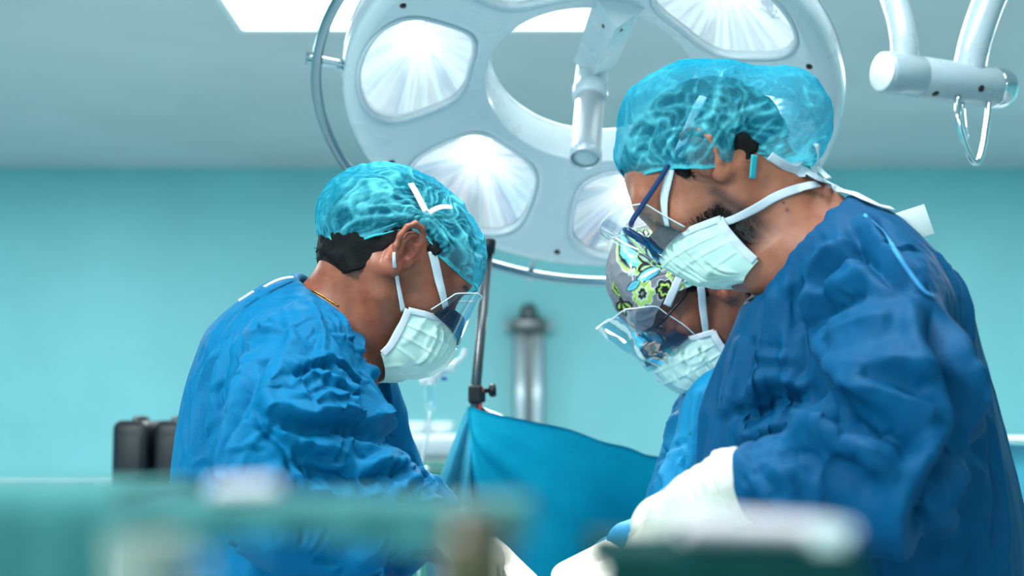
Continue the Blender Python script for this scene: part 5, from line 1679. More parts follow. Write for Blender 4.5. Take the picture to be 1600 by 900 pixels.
V, F, dn = dome(C_pose, volC, (0, -.16, .98), (0, -.02, .02), rimC, nu=NU, nv=NV, seed=6, amp=.0022, rim_gather=.0)
Lc = C_pose.l(V); vv = np.tile(np.linspace(0, 1, NV) ** .9, NU)
dirs = Lc - np.array([0, -.02, .02]); dirs /= np.linalg.norm(dirs, axis=1)[:, None]
V = V + (dirs * (.0022 * (vv > .80) - .0016 * np.exp(-((vv - .80) / .008) ** 2))[:, None]) @ C_pose.R.T
# printed cotton: paisleys, fans, petals and sprigs drawn in the unrolled cap (metres: s around, t up)
S2 = np.arctan2(-Lc[:, 0], Lc[:, 1]) * .092; T2_ = Lc[:, 2] + .0 * S2
col = np.tile(np.array(lin(118, 120, 128)[:3]), (len(V), 1))
K_, LIME, TURQ, WHT, GREY = [np.array(lin(*c)[:3]) for c in ((10, 12, 16), (168, 206, 96), (96, 196, 222), (214, 224, 230), (118, 120, 128))]
def paint(mask, c): col[mask] = c
def loc2(s0, t0, ang, sc):
    c_, s_ = math.cos(math.radians(ang)), math.sin(math.radians(ang))
    a, b = S2 - s0, T2_ - t0
    return (a * c_ + b * s_) / sc, (-a * s_ + b * c_) / sc
def paisley(s0, t0, ang, sc):
    a, b = loc2(s0, t0, ang, sc)
    w = np.sqrt(np.clip(1 - b * b, 0, 1)) * (.42 + .16 * b); x = a - .18 * b * b
    th = np.arctan2(b, x * 2)
    for r, c in ((1.50, WHT), (1.40, LIME)):
        bb = b / r; sca = 1 + .07 * np.abs(np.sin(th * 7))
        ww = np.sqrt(np.clip(1 - (bb / sca) ** 2, 0, 1)) * (.42 + .16 * b) * r * 1.15 * sca
        paint((np.abs(x) < ww) & (np.abs(bb) < sca), c)
    paint((np.abs(x) < w * 1.38) & (np.abs(b) < 1.2), GREY)
    paint((np.abs(x) < w * 1.22) & (np.abs(b) < 1.1), K_)
    paint((np.abs(x + .04) < w * .80 * (1 + .12 * np.sin(b * 14))) & (np.abs(b) < .92), TURQ)
    paint((np.abs(x + .04) < w * .30 * (1 + .5 * np.sin(b * 14))) & (np.abs(b) < .62), (TURQ + WHT) / 2)
def fan(s0, t0, ang, sc, c1, c2, n=5):
    a, b = loc2(s0, t0, ang, sc); r = np.hypot(a, b); th = np.arctan2(a, b)
    pet = np.abs(np.cos(th * n / 1.35)); ok = np.abs(th) < 1.35
    paint(ok & (r < .72 + .36 * pet), c1)
    paint(ok & (r < .64 + .34 * pet), K_)
    k = np.abs(((th * n / 1.35 / np.pi) + .5) % 1 - .5)
    paint(ok & (r > .22) & (r < .86) & (k < .22 * np.sin(np.clip((r - .22) / .64, 0, 1) * np.pi)), c2)
    paint((r < .20), c1); paint(r < .12, K_)
def rosette(s0, t0, sc, n, c1, c2, c3):
    a, b = loc2(s0, t0, 15, sc); r = np.hypot(a, b); th = np.arctan2(b, a); pet = np.abs(np.cos(th * n / 2))
    paint(r < .80 + .28 * pet, WHT); paint(r < .74 + .26 * pet, c1); paint(r < .46 + .20 * pet, c2); paint(r < .30 + .12 * pet, K_); paint(r < .14, c3)
def leafy(s0, t0, ang, sc, c1, c2):
    a, b = loc2(s0, t0, ang, sc); w = .34 * (1 - b * b)
    paint((np.abs(a) < w + .10) & (np.abs(b) < 1.05), K_); paint((np.abs(a) < w) & (np.abs(b) < .96), c1); paint((np.abs(a - .05) < w * .4) & (np.abs(b) < .7), c2)
def sprig(s0, t0, ang, sc):
    a, b = loc2(s0, t0, ang, sc)
    paint((np.abs(a) < .06) & (b > -1) & (b < .7), WHT)
    for (x0, y0) in ((0, .9), (.38, .35), (-.38, .15)): paint(((a - x0) / .2) ** 2 + ((b - y0) / .26) ** 2 < 1, WHT)
    for (x0, y0, sl) in ((.2, .1, 1), (-.2, -.1, -1)): paint((np.abs(b - y0 - np.abs(a) * .9 + .1) < .06) & (a * sl > 0) & (np.abs(a) < .36), WHT)
def on_cap_st(px, py):
    f = lambda p: volC(C_pose.l(p))
    q = C_pose.l(on(f, px, py)[0]); return math.atan2(-q[0], q[1]) * .092, q[2]
for px_, py_, an, sc in ((979, 390, 12, .044), (1150, 390, -30, .04)): paisley(*on_cap_st(px_, py_), an, sc)
for k in range(10): paisley(-.25 + k * .06 + (k > 2) * .0, .075 + .03 * (k % 2), 30 * k, .026) if abs(-.25 + k * .06 - .10) > .16 else None
fan(*on_cap_st(1022, 412), 20, .030, LIME, LIME * .6 + WHT * .4)
fan(*on_cap_st(1010, 372), -60, .020, LIME, WHT)
leafy(*on_cap_st(1014, 428), 70, .022, TURQ, WHT)
rosette(*on_cap_st(1062, 432), .020, 7, LIME, GREY, WHT)
rosette(*on_cap_st(1030, 372), .017, 6, LIME, K_, LIME)
sprig(*on_cap_st(988, 428), -30, .014)
rosette(*on_cap_st(1040, 452), .016, 6, K_, LIME, K_)
rosette(*on_cap_st(1005, 458), .019, 7, LIME, (LIME + WHT) / 2, GREY)
fan(*on_cap_st(970, 470), 160, .024, K_, LIME)
leafy(*on_cap_st(962, 452), 15, .014, LIME, K_)
leafy(*on_cap_st(990, 446), 80, .014, TURQ, TURQ * .7)
rosette(*on_cap_st(1085, 440), .015, 6, TURQ, LIME, K_)
leafy(*on_cap_st(1120, 428), 60, .016, LIME, TURQ)
rosette(*on_cap_st(1140, 420), .018, 7, LIME, GREY, K_)
for k in range(14): rosette(-.28 + k * .042, .018 + .012 * math.sin(k * 2.3), .012, 6, LIME if k % 2 else TURQ, GREY, K_) if not (-.03 < -.28 + k * .042 < .19) else None
t = NT('paisley_cotton'); cc = t.attr('print', 'Color'); t.set(color=cc, rough=.8)
t.bump(t.noise(600, 3, .6, t.coord()), .15, .0008); M['paisley'] = t.m
capC = mesh_obj('scrub_cap', V, F, M['paisley'], root, attrs={'print': col}, label='grey scrub cap printed with lime, black and turquoise paisley')
rowsC = [(0, (.064, .045, -.055), (0, .122, -.004), 1.15), (.2, (.064, .048, -.068), (0, .140, -.026), .95), (.45, (.062, .050, -.086), (0, .147, -.052), .85), (.75, (.059, .052, -.108), (0, .140, -.090), .8), (1, (.054, .054, -.126), (0, .098, -.138), .8)]
V, F, U, Vv = mask_surface(C_pose, rowsC, creases=[(-.62, .12, .8, .1, .022, -.006), (-.38, .1, .6, .1, .03, -.004), (.1, .3, .8, .1, .05, .003), (-.8, .2, .9, .05, .02, -.006)], seed=3)
V = C_pose.w(V)
maskC = mesh_obj('face_mask', V, F, M['mask'], root, label='mint green surgical mask with stitched edges')
G = V.reshape(90, 60, 3); NG = vnormals(V, F).reshape(90, 60, 3)
if (NG[45, 30] @ C_pose.R[:, 1]) < 0: NG = -NG
for i in (1, 88): tape('edge_binding', G[i, ::3] + NG[i, ::3] * .001, NG[i, ::3], .0115, maskC, dens=3)
tape('top_binding', G[::4, 1] + NG[::4, 1] * .001, NG[::4, 1], .009, maskC, dens=3)
fCc = lambda p: np.minimum(fC(p), volC(C_pose.l(p)))
p_, n_ = path(fCc, [(1042, 476), (1050, 458), (1058, 440), (1066, 420)], .004); tape('tie', p_, n_, .0125, maskC)
p_, n_ = path(fCc, [(1103, 528), (1099, 505), (1096, 478), (1094, 452), (1092, 432)], .004); tape('ear_loop', p_, n_, [.008, .012, .0125, .0125, .012], maskC)
glasses(C_pose, root, M['dark_metal'], w=.050, h=.034)
visor(C_pose, maskC, (.068, .072, -.034), (0, .152, -.030), (.080, .080, .060), (0, .150, .082), crumple=.006, seed=11, mat='visor_glare')
foam(C_pose, maskC, (.066, .066, -.034), (0, .146, -.020), (.066, .078, -.010), (0, .128, .010), .9)
gC1 = torso_sdf([T0, T1, T2, P(1195, 900, 2.37), np.array([PEL[0], 2.38, .40])], [.10, .165, .185, .19, .24], (1, 0, 0), .74)
shC = s_union([s_caps(nb + [.03, 0, .0], LS + [.02, .03, .01], .06, .07), s_caps(nb + [.03, 0, .0], RS + [.0, -.03, .01], .06, .07)], .04)
frC = s_caps(P(1110, 655, 2.34), P(1075, 860, 2.32), .060, .085)
armC = limb([LS, LE, LW], [.072, .070, .034], .05); armC2 = limb([RS, RE, RW], [.072, .07, .042], .05)
neckC = s_union([s_caps(C_pose.w((0, -.03, -.03)), nb, .072, .076), s_caps(C_pose.w((0, .03, -.085)), nb + [-.04, -.01, -.02], .050, .060)], .02)
def gownC(p):
    d = smin(smin(gC1(p), shC(p), .06), frC(p), .06)
    d = smin(smin(d, armC2(p), .05), armC(p), .045)
    return smax(d, -neckC(p), .006)
foldsC = [([(1080, 590), (1060, 640), (1045, 700), (1040, 770)], .010, .012, 'step'), ([(1095, 600), (1085, 680), (1078, 760)], .010, .012, 'ridge'),
          ([(1045, 610), (1030, 680), (1022, 740)], .008, .008, 'valley'), ([(1062, 690), (1070, 710), (1060, 730), (1068, 760)], .005, .006, 'ridge'),
          ([(1110, 610), (1105, 700), (1100, 780)], .010, .012, 'step'), ([(1030, 720), (1050, 700), (1075, 690)], .005, .006, 'valley')]
V, F = gown_mesh(gownC, (.0, 1.90, .40), (.84, 2.86, 1.48), .0072, foldsC, lambda V: np.full(len(V), .45), 8, big=.008, minor=60)
mesh_obj('surgical_gown', V, F, M['gown_light'], root, label='light blue surgical gown')
g = hand_sdf(LW + [-.01, 0, -.01], P(915, 895, 2.01) - LW, np.array([-.3, -.4, .85]), 1, (24, 36, 28), size=.92)
V, F = sdf_mesh(g, LW - .24, LW + .16, .0035, 1, 1); mesh_obj('glove', V, F, M['glove'], root)
g = hand_sdf(RW + [-.01, 0, -.01], P(880, 960, 2.1) - RW, np.array([-.3, -.4, .85]), -1, (24, 36, 28), size=.92)
V, F = sdf_mesh(g, RW - .24, RW + .16, .004, 1, 1); mesh_obj('glove', V, F, M['glove'], root)
simple_legs(root, [np.array([PEL[0], 2.29, .90]), np.array([PEL[0], 2.48, .90])], [np.array([PEL[0] + .02, 2.28, 0]), np.array([PEL[0] + .02, 2.49, 0])], 180, M['trousers'])
print('third done', round(_time.perf_counter() - _T0, 1))

# ================================================================== table, patient and drapes
M['drape'] = gown_mat('turquoise_drape', lin(6, 160, 190), lin(0, 138, 170))
M['drape_pale'] = gown_mat('pale_blue_drape', lin(70, 160, 184), lin(50, 140, 168))
M['green_cloth'] = gown_mat('green_cotton', lin(66, 124, 123), lin(54, 110, 110), .85)
M['green_dark'] = gown_mat('dark_green_cotton', lin(6, 58, 56), lin(3, 46, 46), .8)
M['wound'] = plain('wet_red_tissue', lin(150, 20, 16), .2, var=.3, scale=60, coat=.6)

def cloth_sheet(name, fn, nu, nv, mat, parent, thick=.003, **kw):
    """cloth built from fn(u, v) -> point, u and v in 0..1, with a real thickness"""
    u, v = np.meshgrid(np.linspace(0, 1, nu), np.linspace(0, 1, nv), indexing='ij')
    V = fn(u.ravel(), v.ravel()); F = grid_faces(nu, nv); N = vnormals(V, F); n = len(V)
    V2 = np.concatenate([V, V - N * thick])
    Fs = [tuple(f) for f in F] + [tuple(n + i for i in f[::-1]) for f in F]
    for i in range(nu - 1):
        for j in (0, nv - 1): a, b = i * nv + j, (i + 1) * nv + j; Fs.append((a, b, b + n, a + n))
    for j in range(nv - 1):
        for i in (0, nu - 1): a, b = i * nv + j, i * nv + j + 1; Fs.append((a, b, b + n, a + n))
    return mesh_obj(name, V2, Fs, mat, parent, **kw)

TX, TYa, TYb = .035, 1.30, 2.40
t = empty('operating_table', (TX, 2.1, 0), 'narrow steel operating table between the surgeons, hidden under drapes', 'table')
mesh_obj('table_base', *merge([box((TX, 1.9, .03), (.34, .60, .06), .02), box((TX, 1.9, .34), (.18, .28, .56), .02)]), M['steel'], t, smooth=False)
mesh_obj('table_top', *box((TX, (TYa + TYb) / 2, .66), (.27, TYb - TYa, .06), .012), M['steel'], t, smooth=False)
mesh_obj('mattress', *box((TX, (TYa + TYb) / 2, .725), (.27, TYb - TYa, .07), .02), M['black_rubber'], t)
pd = empty('surgical_drape', (TX, 2.1, .76), 'turquoise drape spread over the patient on the operating table', 'drape')
def f_drape(u, v):
    x = (u - .5) * .60; y = TYa + .02 + v * (TYb - TYa - .04)
    mound = .10 * np.exp(-((y - 1.95) / .55) ** 2) + .03 * np.sin(y * 6) * .3
    ax_ = np.abs(x); over = np.clip(ax_ - .14, 0, 1)
    z = .775 + mound * np.clip(1 - (x / .15) ** 2, 0, 1) ** .6 - over * 1.9
    xx = np.where(ax_ > .14, np.sign(x) * (.14 + over * .10), x)
    p = np.stack([TX + xx, y, z], 1)
    p[:, 2] += noise3(p * np.array([18, 9, 9])) * .010
    p[:, 0] += noise3(p * np.array([9, 16, 5]) + 4) * .010 * np.sign(xx) * np.clip(over * 8, 0, 1)
    return p
cloth_sheet('sheet', f_drape, 70, 120, M['drape'], pd)
w_ = s_ell((TX, 1.93, .870), (.045, .085, .022))
V, F = sdf_mesh(lambda p: w_(p) + noise3(p * 60) * .004, (TX - .07, 1.82, .82), (TX + .07, 2.05, .92), .005, 1, 0)
tag(mesh_obj('patient_opening', V, F, M['wound'], pd))

# anaesthesia screen: two poles, a bar and the drape hung over it
sc = empty('drape_screen', P(745, 640, 2.56) * [1, 1, 0], 'steel pole with black clamp and knob holding up the turquoise screen drape', 'screen')
pt = P(763, 392, 2.555); pm = P(744, 600, 2.56); pb = np.array([pm[0] - .045, 2.56, .0])
mesh_obj('pole', *tube(np.array([pb + [0, 0, .02], pm, pt]), [.0095, .0095, .0088], 16), M['pole_metal'], sc)
mesh_obj('pole_tip', *lathe([(.001, -.006), (.012, -.005), (.0125, .018), (.010, .022), (.001, .022)], pt, (pt - pm), 18), M['black_plastic'], sc)
mesh_obj('pole_foot', *lathe([(.001, 0), (.11, 0), (.11, .012), (.05, .024), (.014, .04), (.001, .04)], pb, (0, 0, 1), 32), M['steel'], sc)
cl = P(743, 616, 2.56)
cla = mesh_obj('clamp', *merge([box(cl, (.026, .030, .034), .005), box(cl + [.003, 0, -.004], (.030, .024, .022), .004)]), M['black_plastic'], sc, smooth=False)
mesh_obj('clamp_knob', *lathe([(.001, 0), (.004, 0), (.0042, .010), (.009, .011), (.0125, .015), (.0125, .020), (.010, .024), (.001, .0245)], cl + [.013, 0, .006], (1, 0, .05), 18), M['black_plastic'], cla)
mesh_obj('red_pin', *lathe([(.001, -.034), (.0035, -.032), (.0035, .020), (.001, .022)], cl + [.010, -.008, .012 - .02], (.1, 0, 1), 10), M['red_plastic'], cla)
be = P(1012, 716, 2.68); br = P(1045, 722, 2.71)
mesh_obj('bar', *tube(np.array([cl + [0, 0, -.026], P(870, 688, 2.62), be, br]), .007, 12), M['steel'], sc)
mesh_obj('pole', *tube(np.array([br + [0, 0, .03], [br[0], br[1], .02]]), .0095, 14), M['steel'], sc)
topc = spline(np.array([P(733, 640, 2.555), P(748, 641, 2.545), P(800, 651, 2.56), P(880, 671, 2.60), P(950, 692, 2.64), P(1006, 708, 2.67), P(1044, 719, 2.69)]), 10)
def f_screen(u, v):
    k = u * (len(topc) - 1); i = np.clip(k.astype(int), 0, len(topc) - 2); fr = (k - i)[:, None]
    p = topc[i] * (1 - fr) + topc[i + 1] * fr
    fan_ = np.clip(1 - u / .55, 0, 1)
    p = p.copy(); dv = v * .52
    p[:, 2] -= dv
    p[:, 1] -= .02 * v + .05 * v * np.sin(v * 2)
    # folds fanning out from the clamped corner
    th = np.arctan2(v, u + .02)
    p[:, 1] += -.030 * np.sin(th * 9) * np.clip(v * 2.6, 0, 1) * np.exp(-u * .9) - .016 * np.sin(u * 13 + v * 2) * np.clip(v * 2, 0, 1)
    p[:, 1] -= .030 * np.exp(-((th - .50) / .12) ** 2) * np.clip((u + v) * 3, 0, 1) * np.exp(-(u + v) * 1.1)
    p[:, 2] += .010 * noise3(np.stack([u * 5, v * 5, u * 0], 1)) * (v < .05)
    return p
cloth_sheet('screen_drape', f_screen, 110, 60, M['drape'], sc, label='turquoise drape hung along the bar')
c0_ = P(742, 640, 2.56)
def f_side(u, v):
    a = P(668, 800, 2.50); b = P(733, 800, 2.53)
    bot = a * (1 - u[:, None]) + b * u[:, None]
    top_ = c0_ + np.array([-.012, 0, .004]) * (1 - u[:, None]) + np.array([.004, -.006, .002]) * u[:, None]
    vv_ = v[:, None] ** .92
    p = top_ * (1 - vv_) + bot * vv_
    p[:, 1] += -.020 * np.sin(u * 9.5) * np.clip(v * 1.4, 0, 1)
    q = p.copy(); q[:, 2] -= np.clip(v - .96, 0, 1) * 10 * .4
    return q
cloth_sheet('side_drape', f_side, 50, 60, M['drape_pale'], sc, label='paler drape edge falling left of the pole')

# ================================================================== far background
ds = empty('gas_column', (P(826, 560, 7.9)[0], 7.95, 1.2), 'chrome twin tube fixture with side knobs on the far teal wall', 'wall fixture')
for px_ in (813, 839):
    a = P(px_, 522, 7.90); b = a.copy(); b[2] = .95
    mesh_obj('tube', *tube(np.array([a, b]), .030, 20), M['satin'], ds)
a = P(826, 530, 7.93); mesh_obj('backplate', *box((a[0], 7.975, 1.35), (.17, .05, .86), .01), M['pole_metal'], ds, smooth=False)
a = P(826, 508, 7.90); mesh_obj('bracket', *box(a, (.18, .11, .08), .015), M['pole_metal'], ds)
mesh_obj('cap', *lathe([(.05, 0), (.05, .05), (.03, .08), (.001, .085)], P(826, 498, 7.90), (0, 0, 1), 24), M['pole_metal'], ds)
for s in (-1, 1):
    mesh_obj('knob', *lathe([(.001, 0), (.018, 0), (.02, .02), (.036, .025), (.036, .055), (.001, .058)], P(826, 509, 7.90) + np.array([s * .08, 0, 0]), (s, 0, 0), 20), M['grey_plastic'], ds)

iv = empty('iv_stand', (P(566, 560, 3.0)[0], 3.0, 0), 'drip stand behind the left surgeon with clear drip chamber and white connectors', 'drip stand')
ix = P(566, 430, 3.0)[0]
mesh_obj('pole', *tube(np.array([[ix, 3.0, .03], [ix, 3.0, P(0, 372, 3.0)[2]]]), .010, 14), M['steel'], iv)
ft = merge([tube(np.array([[ix, 3.0, .05], [ix + .26 * math.cos(a), 3.0 + .26 * math.sin(a), .03]]), .012, 10) for a in np.arange(5) * 2 * np.pi / 5])
mesh_obj('base', *ft, M['steel'], iv)
mesh_obj('hook_arm', *tube(spline(np.array([[ix, 3.0, P(0, 376, 3.0)[2]], P(600, 366, 3.0), P(655, 372, 3.0), P(664, 385, 3.0)]), 6), .006, 10), M['steel'], iv)
bg = P(668, 395, 3.0)
mesh_obj('fluid_bag', *merge([(lambda VF: VF)(sdf_mesh(lambda p: s_flat(bg + [0, 0, -.04], bg + [0, 0, -.17], .042, .046, (0, 1, 0), .35)(p), bg - [.08, .05, .25], bg + [.08, .05, .03], .006, 1, 1))]), M['clear_plastic'], iv)
mesh_obj('drip_chamber', *lathe([(.001, 0), (.012, 0), (.014, -.006), (.014, -.055), (.010, -.066), (.004, -.072), (.001, -.074)], P(672, 592, 3.0), (0, 0, 1), 20), M['clear_plastic'], iv)
mesh_obj('chamber_cap', *lathe([(.001, .016), (.006, .014), (.016, .006), (.017, -.008), (.012, -.012), (.001, -.012)], P(672, 592, 3.0), (0, 0, 1), 20), M['white_paint'], iv)
mesh_obj('spike', *tube(np.array([P(672, 584, 3.0), P(676, 556, 3.0)]), .005, 10), M['white_paint'], iv)
mesh_obj('connector', *merge([tube(spline(np.array([P(656, 598, 2.99), P(676, 588, 2.99), P(700, 575, 2.99), P(722, 558, 2.99), P(727, 545, 2.99)]), 5), [.006 + .004 * (i % 5 == 2) for i in range(21)], 12), box(P(700, 573, 2.98), (.034, .02, .018), .005)]), M['white_paint'], iv)
mesh_obj('blue_valve', *box(P(694, 592, 2.985), (.012, .012, .007), .002), M['blue_cap'], iv)
mesh_obj('valve_stem', *tube(np.array([P(697, 575, 2.985), P(694, 590, 2.985)]), .006, 10), M['clear_plastic'], iv)
mesh_obj('drip_line', *tube(spline(np.array([P(671, 648, 3.0), P(668, 680, 3.0), P(660, 715, 3.0), P(653, 760, 3.0), P(655, 900, 3.0)]), 6), .0034, 8), M['white_paint'], iv)

tq = empty('instrument_trolley', (P(700, 700, 5.2)[0], 5.2, 0), 'grey topped trolley with green drawers behind the drip stand', 'trolley')
x0_, x1_ = P(585, 700, 5.2)[0], P(735, 700, 5.2)[0]; cxm = (x0_ + x1_) / 2; wd = x1_ - x0_
zt = P(0, 679, 5.0)[2]; zl = P(0, 714, 5.0)[2]
mesh_obj('top_housing', *box((cxm, 5.2, (zt + zl) / 2), (wd, .42, zt - zl), .015), M['grey_plastic'], tq)
mesh_obj('body', *box((cxm, 5.21, (zl + .12) / 2), (wd - .02, .38, zl - .12), .01), M['white_paint'], tq, smooth=False)
for k in range(4):
    z1 = zl - .012 - k * .22; fr = mesh_obj('drawer', *box((cxm, 5.012, z1 - .10), (wd - .05, .02, .195 if k else .12), .006), M['green_panel'], tq, smooth=False) if k else mesh_obj('drawer', *box((cxm, 5.012, z1 - .055), (wd - .05, .02, .10), .006), M['green_panel'], tq, smooth=False)
    mesh_obj('handle', *tube(np.array([[cxm - .08, 4.985, z1 - .03], [cxm + .08, 4.985, z1 - .03]]), .007, 8), M['steel'], fr)
for k in range(4):
    sx, sy = (-1, 1)[k % 2], (-1, 1)[k // 2]
    mesh_obj('caster', *lathe([(.001, -.018), (.05, -.018), (.06, -.01), (.06, .01), (.05, .018), (.001, .018)], (cxm + sx * (wd / 2 - .06), 5.2 + sy * .15, .06), (1, 0, 0), 20), M['black_rubber'], tq)
for i, px_ in enumerate((648, 687)):
    d_ = mesh_obj('white_bowl', *lathe([(.001, 0), (.03, 0), (.045, .02), (.052, .045), (.054, .047), (.050, .047), (.042, .022), (.001, .008)], P(px_, 679, 5.15) * [1, 1, 0] + [0, 0, zt], (0, 0, 1), 28), M['white_paint'])
    tag(d_, ('white bowl on the grey trolley, the left one of two', 'white bowl on the grey trolley, the right one of two')[i], 'bowl', 'white bowls on the trolley')

ct = empty('side_counter', (P(60, 750, 5.2)[0], 5.2, 0), 'white worktop counter along the far left behind the green cloth', 'counter')
zc = P(0, 756, 5.0)[2]; xa, xb = P(-420, 750, 5.2)[0], P(182, 750, 5.2)[0]
mesh_obj('worktop', *box(((xa + xb) / 2, 5.2, zc - .02), (xb - xa, .5, .04), .006), M['grey_plastic'], ct, smooth=False)
mesh_obj('cabinet', *box(((xa + xb) / 2, 5.22, (zc - .04) / 2), (xb - xa - .04, .44, zc - .04), .006), M['white_paint'], ct, smooth=False)
for k in range(3):
    dx = (xb - xa - .06) / 3; fx = xa + .03 + dx * (k + .5)
    d_ = mesh_obj('door', *box((fx, 4.99, (zc - .04) / 2 + .02), (dx - .012, .018, zc - .16), .004), M['green_panel'], ct, smooth=False)
    mesh_obj('handle', *tube(np.array([[fx + dx * .4, 4.97, zc - .35], [fx + dx * .4, 4.97, zc - .22]]), .006, 8), M['steel'], d_)

bc = empty('equipment_cart', (P(240, 760, 3.4)[0], 3.42, 0), 'black wheeled cart behind the left surgeon carrying two dark cases', 'cart')
cx0 = P(235, 760, 3.4)[0]; zcart = P(0, 800, 3.3)[2]
mesh_obj('shelf', *box((cx0, 3.42, zcart - .015), (.34, .30, .03), .006), M['black_plastic'], bc, smooth=False)
mesh_obj('shelf', *box((cx0, 3.42, .25), (.34, .30, .03), .006), M['black_plastic'], bc, smooth=False)
for k in range(4):
    sx, sy = (-1, 1)[k % 2], (-1, 1)[k // 2]
    mesh_obj('leg', *tube(np.array([[cx0 + sx * .15, 3.42 + sy * .13, .05], [cx0 + sx * .15, 3.42 + sy * .13, zcart - .02]]), .012, 10), M['black_plastic'], bc)
    mesh_obj('caster', *lathe([(.001, -.012), (.028, -.012), (.03, 0), (.028, .012), (.001, .012)], (cx0 + sx * .15, 3.42 + sy * .13, .03), (1, 0, 0), 16), M['black_rubber'], bc)
for i, (pa, pb_, lb) in enumerate(((186, 243, 'black equipment case on the cart, the left one, further from the surgeon'), (249, 300, 'black equipment case on the cart, half hidden by the left surgeon'))):
    xa_, xb_ = P(pa, 760, 3.4)[0], P(pb_, 760, 3.4)[0]; z1 = P(0, 657, 3.35)[2]
    c_ = empty('equipment_case', ((xa_ + xb_) / 2, 3.42, zcart), lb, 'case', 'black cases on the cart')
    mesh_obj('shell', *box(((xa_ + xb_) / 2, 3.42, (zcart + z1) / 2), (xb_ - xa_, .20, z1 - zcart), .018, seg=3), M['black_plastic'], c_)
    mesh_obj('handle', *tube(spline(np.array([[(xa_ + xb_) / 2, 3.36, z1 - .012], [(xa_ + xb_) / 2, 3.37, z1 + .004], [(xa_ + xb_) / 2, 3.47, z1 + .004], [(xa_ + xb_) / 2, 3.48, z1 - .012]]), 5), .006, 8), M['black_rubber'], c_)
    mesh_obj('front_panel', *box(((xa_ + xb_) / 2, 3.318, (zcart + z1) / 2), (xb_ - xa_ - .03, .008, (z1 - zcart) * .7), .003), M['black_rubber'], c_)

rd = empty('draped_stand', (P(1680, 760, 2.9)[0], 2.9, 0), 'pale blue draped stand at the right edge behind the dark blue surgeon', 'stand')
xr = P(1583, 760, 2.9)[0]; zr = P(0, 686, 2.9)[2]
mesh_obj('tray_edge', *box((xr + .21, 2.95, zr), (.42, .34, .014), .005), M['white_paint'], rd, smooth=False)
def f_rd(u, v):
    per = u * 1.16; x = np.where(per < .17, 0, np.clip(per - .17, 0, .42)); y = np.where(per < .17, .17 - per, np.where(per > .59, per - .59, 0.0))
    p = np.stack([xr + .0 + x, 2.785 + y + .0, zr - .012 - v * (zr - .18)], 1)
    p[:, 1] -= .012 * np.sin(u * 40) * v; p[:, 0] += .010 * np.sin(u * 34 + 1) * v
    return p
cloth_sheet('cloth', f_rd, 80, 20, M['drape_pale'], rd)
mesh_obj('post', *tube(np.array([[xr + .21, 2.95, .02], [xr + .21, 2.95, zr - .01]]), .018, 14), M['steel'], rd)
mesh_obj('foot', *lathe([(.001, 0), (.16, 0), (.16, .015), (.03, .03), (.001, .03)], (xr + .21, 2.95, 0), (0, 0, 1), 28), M['steel'], rd)

# ================================================================== blurred foreground: instrument stands under green cloth, close to the camera
M['brown_glass'] = plain('brown_bottle', lin(70, 60, 36), .3, var=.1)
M['cream'] = plain('cream_enamel', lin(150, 160, 148), .4, var=.03)
M['pink_grey'] = plain('pinkish_paper_pack', lin(216, 206, 210), .7, var=.06)
def X(px, y): return P(px, 800, y)[0]
def Z(py, y): return P(800, py, y)[2]
def stand(name, label, xa, xb, y0, y1, zt, cloth, hem, mat, post=None):
    """tray on a post with a cloth over it; hem(u) = drop of the front edge"""
    r = empty(name, ((xa + xb) / 2, (y0 + y1) / 2, 0), label, 'stand')
    xm = (xa + xb) / 2; ym = (y0 + y1) / 2; xp = xm if post is None else post
    mesh_obj('tray', *box((xm, ym, zt - .004), (xb - xa - .008, y1 - y0 - .008, .004), .0015), M['steel'], r, smooth=False)
    mesh_obj('post', *tube(np.array([[xp, ym, .02], [xp, ym, zt - .005]]), .010, 12), M['steel'], r)
    mesh_obj('foot', *lathe([(.001, 0), (.042, 0), (.042, .012), (.015, .03), (.001, .03)], (xp, ym, 0), (0, 0, 1), 28), M['steel'], r)
    def f(u, v):
        x = xa + u * (xb - xa)
        tz = zt + .0012 + .0012 * noise3(np.stack([u * 7, u * 0, v * 0 + xa], 1))
        h = hem(u)
        y = np.where(v < .4, y0 - .0015 - .0022 * np.sin(u * (xb - xa) * 260) * (1 - v / .4), np.where(v < .7, y0 + (v - .4) / .3 * (y1 - y0), y1))
        z = np.where(v < .4, tz - (1 - v / .4) * h, np.where(v < .7, tz, tz - (v - .7) / .3 * .012))
        return np.stack([x, y, z], 1)
    cloth_sheet(cloth, f, 110, 30, mat, r, .001)
    return r
YA, YB, YC = .46, .40, .54
za = Z(793, YA)
stand('instrument_stand', 'instrument tray under green cloth crossing the bottom of the view, out of focus', X(165, YA), X(830, YA), YA, YA + .07, za, 'cloth', lambda u: .0125 + .0030 * np.sin(u * 9 + 1), M['green_cloth'], X(722, YA))
zb_ = Z(862, YA)
stand('low_instrument_stand', 'dark green covered stand at the lower right, out of focus', X(935, YA), X(1350, YA), YA, YA + .07, zb_, 'cloth', lambda u: .06 + 0 * u, M['green_dark'])
zl_ = Z(772, YC)
stand('draped_side_table', 'side stand with a hanging green cloth at the lower left corner, out of focus', X(-330, YC), X(170, YC), YC, YC + .16, zl_, 'cloth', lambda u: .10 + 0 * u, M['green_cloth'])
